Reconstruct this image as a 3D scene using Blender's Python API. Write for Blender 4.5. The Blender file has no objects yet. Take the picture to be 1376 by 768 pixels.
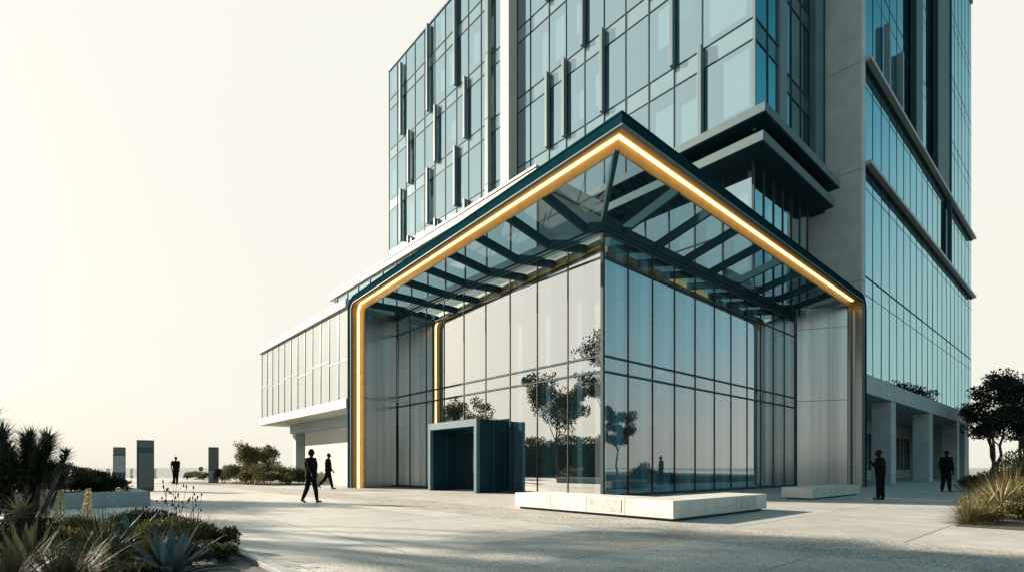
import bpy, bmesh, math, random
from mathutils import Vector, Matrix, Quaternion

R = math.radians
random.seed(11)
scene = bpy.context.scene
COL = scene.collection

# ------------------------------------------------------------------ frame of reference
F = 704.0; CX = 688.0; HY = 628.0; CAMH = 1.1      # photograph: focal length in pixels, axis, horizon
CO = Vector((3.35, 19.35, 0.0))                     # glass corner of the lobby on the ground
ANG = math.atan2(0.6597, 0.7515)                    # building grid: local x runs away right, local y away left
BM = Matrix.Translation(CO) @ Matrix.Rotation(ANG, 4, 'Z')

def W(x, y, z=0.0):
    return BM @ Vector((x, y, z))
def gp(px, py):                                     # ground point seen at a pixel of the photograph
    Y = F * CAMH / (py - HY)
    return Vector(((px - CX) / F * Y, Y, 0.0))
def ap(px, Y, z=0.0):
    return Vector(((px - CX) / F * Y, Y, z))
def zp(py, Y):
    return CAMH + (HY - py) / F * Y

# ------------------------------------------------------------------ mesh collector
class MB:
    def __init__(s):
        s.v = []; s.f = []; s.m = []; s.sm = []
    def add(s, verts, faces, mi=0, smooth=False):
        b = len(s.v)
        s.v.extend([tuple(p) for p in verts])
        for f in faces:
            s.f.append(tuple(i + b for i in f)); s.m.append(mi); s.sm.append(smooth)
    def box(s, x0, x1, y0, y1, z0, z1, mi=0):
        if x0 > x1: x0, x1 = x1, x0
        if y0 > y1: y0, y1 = y1, y0
        if z0 > z1: z0, z1 = z1, z0
        v = [(x0,y0,z0),(x1,y0,z0),(x1,y1,z0),(x0,y1,z0),(x0,y0,z1),(x1,y0,z1),(x1,y1,z1),(x0,y1,z1)]
        s.add(v, [(0,3,2,1),(4,5,6,7),(0,1,5,4),(1,2,6,5),(2,3,7,6),(3,0,4,7)], mi)
        return s
    def quad(s, a, b, c, d, mi=0):
        s.add([a,b,c,d], [(0,1,2,3)], mi); return s
    def prism(s, pts, z0, z1, mi=0):
        n = len(pts)
        v = [(p[0],p[1],z0) for p in pts] + [(p[0],p[1],z1) for p in pts]
        s.add(v, [tuple(range(n-1,-1,-1)), tuple(range(n,2*n))] + [(i,(i+1)%n,n+(i+1)%n,n+i) for i in range(n)], mi)
        return s
    def bar(s, a, b, w, h, mi=0, up=Vector((0,0,1))):
        a = Vector(a); b = Vector(b); d = (b-a).normalized()
        sx = d.cross(up)
        if sx.length < 1e-4: sx = Vector((1,0,0))
        sx.normalize(); u = sx.cross(d).normalized()
        v = []
        for p in (a, b):
            for i, j in ((-1,-1),(1,-1),(1,1),(-1,1)):
                v.append(p + sx*(i*w/2) + u*(j*h/2))
        s.add(v, [(0,1,2,3),(7,6,5,4),(0,4,5,1),(1,5,6,2),(2,6,7,3),(3,7,4,0)], mi)
        return s
    def tube(s, pts, rad, n=6, mi=0, smooth=True):
        pts = [Vector(p) for p in pts]; v = []; f = []
        ref = Vector((0.31,0.17,0.93)).normalized()
        for i, p in enumerate(pts):
            d = (pts[min(i+1,len(pts)-1)] - pts[max(i-1,0)])
            d = d.normalized() if d.length > 1e-6 else Vector((0,0,1))
            a = d.cross(ref)
            if a.length < 0.05: a = d.cross(Vector((1,0,0)))
            a.normalize(); b = d.cross(a)
            r = rad[i] if isinstance(rad, (list,tuple)) else rad
            for k in range(n):
                t = 2*math.pi*k/n
                v.append(p + a*(r*math.cos(t)) + b*(r*math.sin(t)))
        m = len(pts)
        for i in range(m-1):
            for k in range(n):
                f.append((i*n+k, i*n+(k+1)%n, (i+1)*n+(k+1)%n, (i+1)*n+k))
        f.append(tuple(range(n-1,-1,-1))); f.append(tuple(range((m-1)*n, m*n)))
        s.add(v, f, mi, smooth); return s
    def ball(s, c, rx, ry, rz, n=10, m=7, mi=0, fn=None):
        v = []; f = []
        for i in range(m+1):
            th = math.pi*i/m
            for k in range(n):
                ph = 2*math.pi*k/n
                p = Vector((math.sin(th)*math.cos(ph), math.sin(th)*math.sin(ph), math.cos(th)))
                q = Vector((p.x*rx, p.y*ry, p.z*rz))
                if fn: q = fn(p, q)
                v.append(q + Vector(c))
        for i in range(m):
            for k in range(n):
                f.append((i*n+k, (i+1)*n+k, (i+1)*n+(k+1)%n, i*n+(k+1)%n))
        s.add(v, f, mi, True); return s
    def xform(s, M):
        s.v = [tuple(M @ Vector(p)) for p in s.v]; return s
    def mesh(s, name, mats):
        me = bpy.data.meshes.new(name)
        me.from_pydata(s.v, [], s.f)
        for m in (mats if isinstance(mats, (list,tuple)) else [mats]): me.materials.append(m)
        me.polygons.foreach_set('material_index', s.m)
        me.polygons.foreach_set('use_smooth', s.sm)
        me.update()
        return me
    def build(s, name, mats, parent=None, mat=None, bevel=0.0):
        o = bpy.data.objects.new(name, s.mesh(name, mats)); COL.objects.link(o)
        if parent is not None: o.parent = parent
        if mat is not None: o.matrix_world = mat
        if bevel:
            b = o.modifiers.new('bevel', 'BEVEL'); b.width = bevel; b.segments = 2; b.limit_method = 'ANGLE'
        return o

def tag(o, label=None, cat=None, group=None, kind=None):
    if label: o['label'] = label
    if cat: o['category'] = cat
    if group: o['group'] = group
    if kind: o['kind'] = kind
    return o
def empty(name, loc=(0,0,0), rz=0.0, label=None, cat=None, group=None):
    o = bpy.data.objects.new(name, None); COL.objects.link(o)
    o.location = loc; o.rotation_euler = (0,0,rz); o.empty_display_size = 0.3
    return tag(o, label, cat, group)
def building(name, label, cat, x=0, y=0):           # an Empty on the building grid; children are laid out in grid coordinates
    o = empty(name, W(x, y), ANG, label, cat)
    o['off'] = (x, y)
    return o
def bpart(mb, name, mats, root, bevel=0.0, parent=None):   # part given in grid coordinates
    off = root['off']
    mb.xform(Matrix.Translation((-off[0], -off[1], 0)))
    return mb.build(name, mats, parent or root, None, bevel)
def put(o, loc, rz=0.0, sc=1.0):
    o.location = loc; o.rotation_euler = (0,0,rz); o.scale = (sc,sc,sc); return o
def copy_tree(o, parent=None):
    c = o.copy(); COL.objects.link(c)
    if parent is not None: c.parent = parent
    for ch in [k for k in bpy.data.objects if k.parent == o]:
        copy_tree(ch, c)
    return c

# ------------------------------------------------------------------ materials
def newmat(name):
    m = bpy.data.materials.new(name); m.use_nodes = True
    nt = m.node_tree; nt.nodes.clear()
    out = nt.nodes.new('ShaderNodeOutputMaterial')
    return m, nt, out
def N(nt, t, **kw):
    n = nt.nodes.new(t)
    for k, v in kw.items():
        if k in n.inputs: n.inputs[k].default_value = v
        else: setattr(n, k, v)
    return n
def ramp(nt, stops):
    r = nt.nodes.new('ShaderNodeValToRGB')
    e = r.color_ramp.elements
    while len(e) < len(stops): e.new(0.5)
    for el, (p, c) in zip(e, stops):
        el.position = p; el.color = (c[0],c[1],c[2],1) if hasattr(c,'__len__') else (c,c,c,1)
    return r
def c4(c): return (c[0],c[1],c[2],1.0)

def surface(name, col, rough=0.6, metal=0.0, var=0.15, scale=3.0, bump=0.0, bscale=60.0, spec=0.5, fine=0.0, stretch=None):
    """base colour broken up by two noises of different size, optional bump"""
    m, nt, out = newmat(name)
    b = N(nt, 'ShaderNodeBsdfPrincipled', Roughness=rough, Metallic=metal)
    b.inputs['Specular IOR Level'].default_value = spec
    tc = N(nt, 'ShaderNodeTexCoord'); vec = tc.outputs['Object']
    if stretch:
        mp = N(nt, 'ShaderNodeMapping'); mp.inputs['Scale'].default_value = stretch
        nt.links.new(vec, mp.inputs['Vector']); vec = mp.outputs['Vector']
    n1 = N(nt, 'ShaderNodeTexNoise', Scale=scale, Detail=6.0, Roughness=0.6)
    nt.links.new(vec, n1.inputs['Vector'])
    lo = [max(0, c*(1-var)) for c in col]; hi = [min(1, c*(1+var)) for c in col]
    r = ramp(nt, [(0.3, lo), (0.7, hi)])
    nt.links.new(n1.outputs['Fac'], r.inputs['Fac'])
    colout = r.outputs['Color']
    n2 = N(nt, 'ShaderNodeTexNoise', Scale=bscale, Detail=4.0, Roughness=0.7)
    nt.links.new(vec, n2.inputs['Vector'])
    if fine:
        r2 = ramp(nt, [(0.3, 1-fine), (0.7, 1+fine)])
        nt.links.new(n2.outputs['Fac'], r2.inputs['Fac'])
        mx = N(nt, 'ShaderNodeMix', data_type='RGBA', blend_type='MULTIPLY')
        mx.inputs[0].default_value = 1.0
        nt.links.new(colout, mx.inputs[6]); nt.links.new(r2.outputs['Color'], mx.inputs[7])
        colout = mx.outputs[2]
    nt.links.new(colout, b.inputs['Base Color'])
    if bump:
        bp = N(nt, 'ShaderNodeBump', Strength=bump, Distance=0.01)
        nt.links.new(n2.outputs['Fac'], bp.inputs['Height'])
        nt.links.new(bp.outputs['Normal'], b.inputs['Normal'])
    nt.links.new(b.outputs['BSDF'], out.inputs['Surface'])
    return m

def glass(name, refl, trans, r0, r1, pw=3.0, rough=0.0, wav=0.0):
    """thin coated pane: tinted transmission plus a mirror coat that grows towards grazing angles"""
    m, nt, out = newmat(name)
    g = N(nt, 'ShaderNodeBsdfGlossy', Roughness=rough); g.inputs['Color'].default_value = c4(refl)
    t = N(nt, 'ShaderNodeBsdfTransparent'); t.inputs['Color'].default_value = c4(trans)
    lw = N(nt, 'ShaderNodeLayerWeight', Blend=0.5)
    p = N(nt, 'ShaderNodeMath', operation='POWER'); p.inputs[1].default_value = pw
    nt.links.new(lw.outputs['Facing'], p.inputs[0])
    mr = N(nt, 'ShaderNodeMapRange'); mr.inputs['To Min'].default_value = r0; mr.inputs['To Max'].default_value = r1
    nt.links.new(p.outputs[0], mr.inputs['Value'])
    mx = N(nt, 'ShaderNodeMixShader')
    nt.links.new(mr.outputs[0], mx.inputs['Fac'])
    nt.links.new(t.outputs[0], mx.inputs[1]); nt.links.new(g.outputs[0], mx.inputs[2])
    if wav:
        tc = N(nt, 'ShaderNodeTexCoord')
        nz = N(nt, 'ShaderNodeTexNoise', Scale=0.55, Detail=1.0)
        nt.links.new(tc.outputs['Object'], nz.inputs['Vector'])
        bp = N(nt, 'ShaderNodeBump', Strength=wav, Distance=0.02)
        nt.links.new(nz.outputs['Fac'], bp.inputs['Height'])
        nt.links.new(bp.outputs['Normal'], g.inputs['Normal'])
    nt.links.new(mx.outputs[0], out.inputs['Surface'])
    return m

def leafmat(name, dark, light, rough=0.55, trans=0.25):
    m, nt, out = newmat(name)
    gi = N(nt, 'ShaderNodeNewGeometry')
    r = ramp(nt, [(0.0, dark), (0.6, [(a+b)/2 for a,b in zip(dark,light)]), (1.0, light)])
    nt.links.new(gi.outputs['Random Per Island'], r.inputs['Fac'])
    b = N(nt, 'ShaderNodeBsdfPrincipled', Roughness=rough)
    b.inputs['Specular IOR Level'].default_value = 0.3
    tl = N(nt, 'ShaderNodeBsdfTranslucent')
    nt.links.new(r.outputs['Color'], b.inputs['Base Color']); nt.links.new(r.outputs['Color'], tl.inputs['Color'])
    mx = N(nt, 'ShaderNodeMixShader', Fac=trans)
    nt.links.new(b.outputs[0], mx.inputs[1]); nt.links.new(tl.outputs[0], mx.inputs[2])
    nt.links.new(mx.outputs[0], out.inputs['Surface'])
    return m

def paving(name):
    m, nt, out = newmat(name)
    b = N(nt, 'ShaderNodeBsdfPrincipled', Roughness=0.62); b.inputs['Specular IOR Level'].default_value = 0.35
    tc = N(nt, 'ShaderNodeTexCoord')
    mp = N(nt, 'ShaderNodeMapping'); mp.inputs['Location'].default_value = (2.95, 0.02, 0)
    nt.links.new(tc.outputs['Object'], mp.inputs['Vector'])
    br = N(nt, 'ShaderNodeTexBrick', Scale=1.0, offset=0.0, offset_frequency=2, squash=1.0)
    br.inputs['Brick Width'].default_value = 2.95; br.inputs['Row Height'].default_value = 2.58
    br.inputs['Mortar Size'].default_value = 0.014; br.inputs['Mortar Smooth'].default_value = 0.2
    br.inputs['Bias'].default_value = 0.0
    br.inputs['Color1'].default_value = (0.52,0.505,0.48,1); br.inputs['Color2'].default_value = (0.42,0.41,0.395,1)
    br.inputs['Mortar'].default_value = (0.11,0.11,0.11,1)
    nt.links.new(mp.outputs['Vector'], br.inputs['Vector'])
    col = br.outputs['Color']
    for sc, lo, hi, a, c in ((0.35, 0.80, 1.1, 0.3, 0.7), (2.2, 0.86, 1.08, 0.3, 0.7), (26, 0.9, 1.07, 0.3, 0.7), (170, 0.86, 1.1, 0.3, 0.7)):
        n = N(nt, 'ShaderNodeTexNoise', Scale=sc, Detail=5.0, Roughness=0.6)
        nt.links.new(tc.outputs['Object'], n.inputs['Vector'])
        r = ramp(nt, [(a, lo), (c, hi)])
        nt.links.new(n.outputs['Fac'], r.inputs['Fac'])
        mx = N(nt, 'ShaderNodeMix', data_type='RGBA', blend_type='MULTIPLY'); mx.inputs[0].default_value = 1.0
        nt.links.new(col, mx.inputs[6]); nt.links.new(r.outputs['Color'], mx.inputs[7])
        col = mx.outputs[2]
    # a few dark specks and stains
    v = N(nt, 'ShaderNodeTexVoronoi', Scale=2.3)
    nt.links.new(tc.outputs['Object'], v.inputs['Vector'])
    r = ramp(nt, [(0.0, 0.45), (0.03, 0.55), (0.05, 1.0)])
    nt.links.new(v.outputs['Distance'], r.inputs['Fac'])
    mx = N(nt, 'ShaderNodeMix', data_type='RGBA', blend_type='MULTIPLY'); mx.inputs[0].default_value = 0.7
    nt.links.new(col, mx.inputs[6]); nt.links.new(r.outputs['Color'], mx.inputs[7])
    nt.links.new(mx.outputs[2], b.inputs['Base Color'])
    nb = N(nt, 'ShaderNodeTexNoise', Scale=120.0, Detail=3.0)
    nt.links.new(tc.outputs['Object'], nb.inputs['Vector'])
    bp = N(nt, 'ShaderNodeBump', Strength=0.12, Distance=0.01)
    nt.links.new(nb.outputs['Fac'], bp.inputs['Height']); nt.links.new(bp.outputs['Normal'], b.inputs['Normal'])
    nt.links.new(b.outputs['BSDF'], out.inputs['Surface'])
    return m

def aggregate(name, base, size=38.0, joints=False):
    m, nt, out = newmat(name)
    b = N(nt, 'ShaderNodeBsdfPrincipled', Roughness=0.75); b.inputs['Specular IOR Level'].default_value = 0.3
    tc = N(nt, 'ShaderNodeTexCoord')
    v = N(nt, 'ShaderNodeTexVoronoi', Scale=size)
    nt.links.new(tc.outputs['Object'], v.inputs['Vector'])
    hs = N(nt, 'ShaderNodeSeparateColor'); nt.links.new(v.outputs['Color'], hs.inputs['Color'])
    r = ramp(nt, [(0.0, [c*0.45 for c in base]), (0.5, base), (1.0, [min(1,c*1.45) for c in base])])
    nt.links.new(hs.outputs[0], r.inputs['Fac'])
    n = N(nt, 'ShaderNodeTexNoise', Scale=1.1, Detail=5.0); nt.links.new(tc.outputs['Object'], n.inputs['Vector'])
    r2 = ramp(nt, [(0.3, 0.8), (0.7, 1.15)]); nt.links.new(n.outputs['Fac'], r2.inputs['Fac'])
    mx = N(nt, 'ShaderNodeMix', data_type='RGBA', blend_type='MULTIPLY'); mx.inputs[0].default_value = 1.0
    nt.links.new(r.outputs['Color'], mx.inputs[6]); nt.links.new(r2.outputs['Color'], mx.inputs[7])
    col = mx.outputs[2]
    if joints:
        mp = N(nt, 'ShaderNodeMapping'); mp.inputs['Location'].default_value = (0.0, 0.9, 0)
        nt.links.new(tc.outputs['Object'], mp.inputs['Vector'])
        br = N(nt, 'ShaderNodeTexBrick', Scale=1.0, offset=0.0, offset_frequency=2, squash=1.0)
        br.inputs['Brick Width'].default_value = 2.64; br.inputs['Row Height'].default_value = 1.8
        br.inputs['Mortar Size'].default_value = 0.008; br.inputs['Mortar Smooth'].default_value = 0.2; br.inputs['Bias'].default_value = 0.0
        br.inputs['Color1'].default_value = (1.05,1.05,1.05,1); br.inputs['Color2'].default_value = (0.9,0.9,0.9,1); br.inputs['Mortar'].default_value = (0.35,0.35,0.35,1)
        nt.links.new(mp.outputs['Vector'], br.inputs['Vector'])
        m2 = N(nt, 'ShaderNodeMix', data_type='RGBA', blend_type='MULTIPLY'); m2.inputs[0].default_value = 1.0
        nt.links.new(col, m2.inputs[6]); nt.links.new(br.outputs['Color'], m2.inputs[7]); col = m2.outputs[2]
    nt.links.new(col, b.inputs['Base Color'])
    bp = N(nt, 'ShaderNodeBump', Strength=0.35, Distance=0.01)
    nt.links.new(v.outputs['Distance'], bp.inputs['Height']); nt.links.new(bp.outputs['Normal'], b.inputs['Normal'])
    nt.links.new(b.outputs['BSDF'], out.inputs['Surface'])
    return m

def emitter(name, col, strength):
    m, nt, out = newmat(name)
    e = N(nt, 'ShaderNodeEmission', Strength=strength); e.inputs['Color'].default_value = c4(col)
    nt.links.new(e.outputs[0], out.inputs['Surface'])
    return m

M = {}
M['paving'] = paving('concrete paving')
M['band'] = aggregate('exposed aggregate', (0.36,0.345,0.32))
M['band_fine'] = aggregate('fine aggregate paving', (0.46,0.44,0.41), 85.0, True)
M['gravel'] = aggregate('dark gravel', (0.13,0.125,0.115), 30)
M['soil'] = surface('soil', (0.06,0.05,0.035), 0.9, var=0.4, scale=8, bump=0.5)
M['concrete'] = surface('fair faced concrete', (0.35,0.425,0.435), 0.7, var=0.16, scale=0.9, bump=0.15, bscale=45, fine=0.07)
M['white_wall'] = surface('white render', (0.50,0.495,0.46), 0.75, var=0.06, scale=1.2, bump=0.05, fine=0.03)
M['stone'] = surface('pale stone', (0.55,0.53,0.49), 0.6, var=0.13, scale=2.2, bump=0.12, bscale=35, fine=0.1)
M['rough_stone'] = surface('split stone', (0.46,0.45,0.43), 0.8, var=0.3, scale=6, bump=0.9, bscale=14, fine=0.14)
M['planter'] = surface('planter concrete', (0.33,0.34,0.34), 0.7, var=0.15, scale=3, bump=0.2, fine=0.12)
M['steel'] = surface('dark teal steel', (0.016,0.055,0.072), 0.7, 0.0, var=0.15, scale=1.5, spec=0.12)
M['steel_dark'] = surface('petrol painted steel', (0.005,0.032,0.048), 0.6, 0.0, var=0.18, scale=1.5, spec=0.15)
M['steel_light'] = surface('blue grey steel', (0.16,0.22,0.245), 0.4, 0.4, var=0.1, scale=1.5)
M['fin'] = surface('bluish aluminium fin', (0.095,0.155,0.18), 0.55, 0.0, var=0.08, scale=1.0)
M['silver'] = surface('silver trim', (0.42,0.43,0.42), 0.5, 0.5, var=0.06, scale=2)
M['mullion'] = surface('dark mullion', (0.03,0.055,0.066), 0.6, 0.0, var=0.1, spec=0.15)
M['satin'] = surface('satin stainless panel', (0.40,0.42,0.41), 0.27, 0.95, var=0.22, scale=0.9, stretch=(2.2,2.2,0.05))
M['brass'] = surface('brushed brass', (0.56,0.34,0.09), 0.5, 0.2, var=0.12, scale=3)
M['brass_lip'] = surface('pale brass lip', (0.44,0.31,0.12), 0.45, 0.3, var=0.12, scale=3)
M['lamp'] = emitter('warm light strip', (1.0,0.60,0.22), 1.6)
M['lamp_off'] = surface('unlit light strip', (0.66,0.61,0.52), 0.4, var=0.04)
M['interior'] = surface('interior grey wall', (0.30,0.40,0.43), 0.8, var=0.15, scale=0.6)
M['interior_dark'] = surface('dark interior wall', (0.16,0.19,0.20), 0.7, var=0.2, scale=0.8)
M['interior_white'] = surface('white interior plaster', (0.62,0.60,0.56), 0.7, var=0.05)
M['interior_blue'] = surface('blue interior column', (0.16,0.36,0.46), 0.5, var=0.12)
M['lobby_floor'] = surface('polished lobby floor', (0.46,0.44,0.41), 0.22, var=0.1, scale=1.2)
M['blind'] = surface('cream roller blind', (0.80,0.78,0.72), 0.8, var=0.04, scale=1.0)
M['fabric'] = surface('cream upholstery', (0.66,0.62,0.56), 0.9, var=0.06, bump=0.1)
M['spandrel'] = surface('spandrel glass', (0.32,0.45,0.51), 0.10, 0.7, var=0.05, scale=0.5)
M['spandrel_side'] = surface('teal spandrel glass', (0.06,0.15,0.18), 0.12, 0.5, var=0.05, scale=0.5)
M['lobby_glass'] = glass('lobby glass', (0.93,0.95,0.95), (0.78,0.88,0.91), 0.63, 0.98, 2.2)
M['tower_glass'] = glass('tower glass', (0.60,0.82,0.91), (0.58,0.76,0.84), 0.60, 0.97, 2.5, wav=0.04)
M['teal_glass'] = glass('teal glass', (0.40,0.68,0.75), (0.24,0.46,0.54), 0.58, 0.95, 2.0, wav=0.04)
M['side_glass'] = glass('lobby side glass', (0.86,0.95,0.97), (0.78,0.93,0.96), 0.28, 0.97, 2.2)
M['mirror_glass'] = glass('reflective shopfront glass', (0.92,0.92,0.90), (0.6,0.7,0.7), 0.80, 0.98, 2.0)
M['curtain'] = surface('pale grey curtain', (0.62,0.68,0.69), 0.8, var=0.05, scale=1.0)
M['fascia'] = surface('matt petrol fascia', (0.004,0.028,0.040), 0.9, 0.0, var=0.15, scale=1.5, spec=0.0)
M['portal_frame'] = surface('portal frame steel', (0.075,0.14,0.17), 0.6, 0.0, var=0.1, scale=1.5, spec=0.25)
M['trim'] = surface('grey trim', (0.15,0.17,0.17), 0.6, 0.0, var=0.06, scale=2, spec=0.2)
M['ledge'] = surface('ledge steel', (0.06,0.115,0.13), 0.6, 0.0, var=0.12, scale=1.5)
M['beam'] = surface('pale beam cladding', (0.27,0.32,0.33), 0.45, 0.2, var=0.08, scale=1.5)
M['wing_glass'] = glass('wing glass', (0.88,0.92,0.93), (0.60,0.70,0.72), 0.62, 0.97, 2.5, wav=0.03)
M['roof_glass'] = glass('canopy roof glass', (0.7,0.8,0.84), (0.50,0.64,0.69), 0.12, 0.9, 3.0)
M['sign_dark'] = surface('dark sign metal', (0.022,0.052,0.068), 0.4, 0.3, var=0.1)
M['sign_panel'] = surface('grey sign panel', (0.085,0.105,0.10), 0.35, 0.1, var=0.1)
M['sign_pale'] = surface('pale sign panel', (0.24,0.285,0.30), 0.35, 0.1, var=0.08)
M['bark'] = surface('bark', (0.06,0.05,0.04), 0.9, var=0.3, scale=9, bump=0.6, bscale=30, stretch=(1,1,0.25))
M['leaf_tree'] = leafmat('broadleaf', (0.028,0.040,0.018), (0.095,0.105,0.040))
M['leaf_pine'] = leafmat('pine needle', (0.013,0.024,0.017), (0.050,0.066,0.034), trans=0.1)
M['leaf_olive'] = leafmat('olive shrub leaf', (0.045,0.048,0.018), (0.19,0.165,0.060))
M['leaf_dark'] = leafmat('dark shrub leaf', (0.016,0.024,0.014), (0.075,0.080,0.034))
M['leaf_blue'] = leafmat('blue agave leaf', (0.050,0.085,0.100), (0.095,0.150,0.165), rough=0.45, trans=0.05)
M['leaf_yucca'] = leafmat('yucca blade', (0.040,0.055,0.030), (0.160,0.165,0.085), trans=0.12)
M['leaf_pale'] = leafmat('pale dry blade', (0.20,0.17,0.085), (0.42,0.36,0.20), trans=0.2)
M['grass'] = leafmat('tussock grass', (0.050,0.050,0.020), (0.19,0.155,0.066), trans=0.12)
M['grass_dark'] = leafmat('dark grass blade', (0.022,0.030,0.015), (0.085,0.082,0.038), trans=0.08)  # darker blade colours than the tussock grass
M['flower'] = leafmat('cream yucca flower', (0.55,0.45,0.24), (0.85,0.75,0.50), trans=0.08)
M['seed'] = surface('dark seed head', (0.035,0.028,0.018), 0.9, var=0.3)
M['cloth_black'] = surface('black cloth', (0.006,0.006,0.007), 0.9, var=0.25, scale=12, bump=0.1, spec=0.08)
M['cloth_dark'] = surface('charcoal cloth', (0.007,0.007,0.008), 0.9, var=0.25, scale=12, bump=0.1, spec=0.08)
M['skin'] = surface('dark skin', (0.014,0.009,0.007), 0.55, var=0.1, spec=0.08)
M['hair'] = surface('black hair', (0.008,0.008,0.008), 0.6, var=0.2, scale=30, bump=0.4, spec=0.08)
M['shoe'] = surface('black leather', (0.012,0.012,0.012), 0.35)
M['shoe_white'] = surface('white sole', (0.7,0.68,0.64), 0.6)
M['sea'] = surface('sea water', (0.16,0.17,0.165), 0.28, var=0.15, scale=0.05, bump=0.5, bscale=0.8, spec=0.5, stretch=(0.3,1.0,1.0))

# ------------------------------------------------------------------ sky, sun, camera
SUN_EL = R(21.8); SX, SY = -0.922, 0.387           # towards the sun: left, a little beyond the buildings
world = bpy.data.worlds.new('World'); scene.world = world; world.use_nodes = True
nt = world.node_tree; nt.nodes.clear()
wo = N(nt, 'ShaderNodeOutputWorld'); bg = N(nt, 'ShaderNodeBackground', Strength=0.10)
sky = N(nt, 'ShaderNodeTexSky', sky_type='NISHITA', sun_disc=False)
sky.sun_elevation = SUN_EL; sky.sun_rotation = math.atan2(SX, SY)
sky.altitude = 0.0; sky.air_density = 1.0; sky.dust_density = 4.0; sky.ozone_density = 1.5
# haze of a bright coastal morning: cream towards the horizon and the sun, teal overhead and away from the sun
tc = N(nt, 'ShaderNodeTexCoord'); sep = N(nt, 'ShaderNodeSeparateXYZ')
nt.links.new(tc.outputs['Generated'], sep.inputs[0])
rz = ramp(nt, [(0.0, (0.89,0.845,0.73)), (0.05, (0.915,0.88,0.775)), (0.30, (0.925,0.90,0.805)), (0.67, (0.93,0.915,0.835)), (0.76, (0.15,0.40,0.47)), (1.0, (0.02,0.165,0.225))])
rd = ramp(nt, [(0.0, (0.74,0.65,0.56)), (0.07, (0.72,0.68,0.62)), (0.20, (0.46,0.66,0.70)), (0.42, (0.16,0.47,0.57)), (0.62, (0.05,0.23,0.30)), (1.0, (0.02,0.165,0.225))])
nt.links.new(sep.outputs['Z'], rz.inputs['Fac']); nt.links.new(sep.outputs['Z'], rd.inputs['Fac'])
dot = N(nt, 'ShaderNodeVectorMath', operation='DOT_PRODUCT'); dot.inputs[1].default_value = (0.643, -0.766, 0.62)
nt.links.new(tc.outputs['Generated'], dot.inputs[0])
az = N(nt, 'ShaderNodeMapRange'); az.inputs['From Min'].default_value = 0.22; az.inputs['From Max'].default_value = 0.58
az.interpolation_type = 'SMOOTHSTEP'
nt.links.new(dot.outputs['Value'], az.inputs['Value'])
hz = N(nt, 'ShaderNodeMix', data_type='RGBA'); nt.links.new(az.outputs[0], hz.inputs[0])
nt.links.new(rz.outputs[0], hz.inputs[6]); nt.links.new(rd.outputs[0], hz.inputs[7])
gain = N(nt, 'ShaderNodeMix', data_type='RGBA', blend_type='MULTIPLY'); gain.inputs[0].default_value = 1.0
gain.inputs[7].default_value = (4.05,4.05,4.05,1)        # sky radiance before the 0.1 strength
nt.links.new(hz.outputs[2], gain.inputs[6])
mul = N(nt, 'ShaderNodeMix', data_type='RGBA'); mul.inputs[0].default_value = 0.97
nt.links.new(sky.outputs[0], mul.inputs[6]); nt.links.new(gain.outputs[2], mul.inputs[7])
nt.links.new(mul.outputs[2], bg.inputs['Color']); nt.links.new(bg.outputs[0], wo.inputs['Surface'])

sl = bpy.data.lights.new('sun', 'SUN'); sl.energy = 5.0; sl.angle = R(0.7); sl.color = (1.0, 0.86, 0.68)
so = bpy.data.objects.new('sun', sl); COL.objects.link(so)
so.rotation_euler = Vector((SX*math.cos(SUN_EL), SY*math.cos(SUN_EL), math.sin(SUN_EL))).to_track_quat('Z', 'Y').to_euler()
so.location = (-40, 20, 40)

cam = bpy.data.cameras.new('camera'); co = bpy.data.objects.new('camera', cam); COL.objects.link(co)
co.location = (0,0,CAMH); co.rotation_euler = (R(90),0,0)
cam.sensor_width = 36; cam.lens = 36*F/1376; cam.shift_y = (HY-384)/1376
cam.clip_start = 0.05; cam.clip_end = 20000
scene.camera = co
scene.view_settings.view_transform = 'Standard'; scene.view_settings.look = 'None'
scene.view_settings.exposure = 1.35; scene.view_settings.gamma = 1.0
scene.cycles.use_denoising = True
scene.cycles.max_bounces = 10; scene.cycles.glossy_bounces = 6; scene.cycles.transparent_max_bounces = 20
scene.cycles.diffuse_bounces = 4
scene.cycles.caustics_reflective = False; scene.cycles.caustics_refractive = False

# ------------------------------------------------------------------ ground and sea
g = MB(); g.quad((-420,-420,0),(420,-420,0),(420,62,0),(-420,62,0))
inv = BM.inverted()
g.xform(inv)
o = g.build('ground', M['paving']); o.matrix_world = BM.copy(); tag(o, kind='structure')
g = MB(); g.quad((-9000,62.0,-1.3),(9000,62.0,-1.3),(9000,15000,-1.3),(-9000,15000,-1.3))
tag(g.build('sea', M['sea']), kind='structure')
g = MB(); g.box(-420,420,62.0,62.5,-1.6,-0.03); g.box(-420,420,61.2,62.45,-0.02,0.06)
tag(g.build('quay_edge', M['stone'], bevel=0.01), kind='structure')
def sheet(name, pts, z, mat):
    g = MB(); g.add([(p[0],p[1],z) for p in pts], [tuple(range(len(pts)))])
    o = g.build(name, mat); o.matrix_world = BM.copy(); tag(o, kind='structure'); return o
sheet('paving_band', [(-7.9,-40),(-5.85,-40),(-5.85,40),(-7.9,40)], 0.004, M['band'])
sheet('aggregate_field', [(-13.42,-30),(-7.91,-30),(-7.91,-6.3),(-13.42,-6.3)], 0.004, M['band_fine'])

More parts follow.
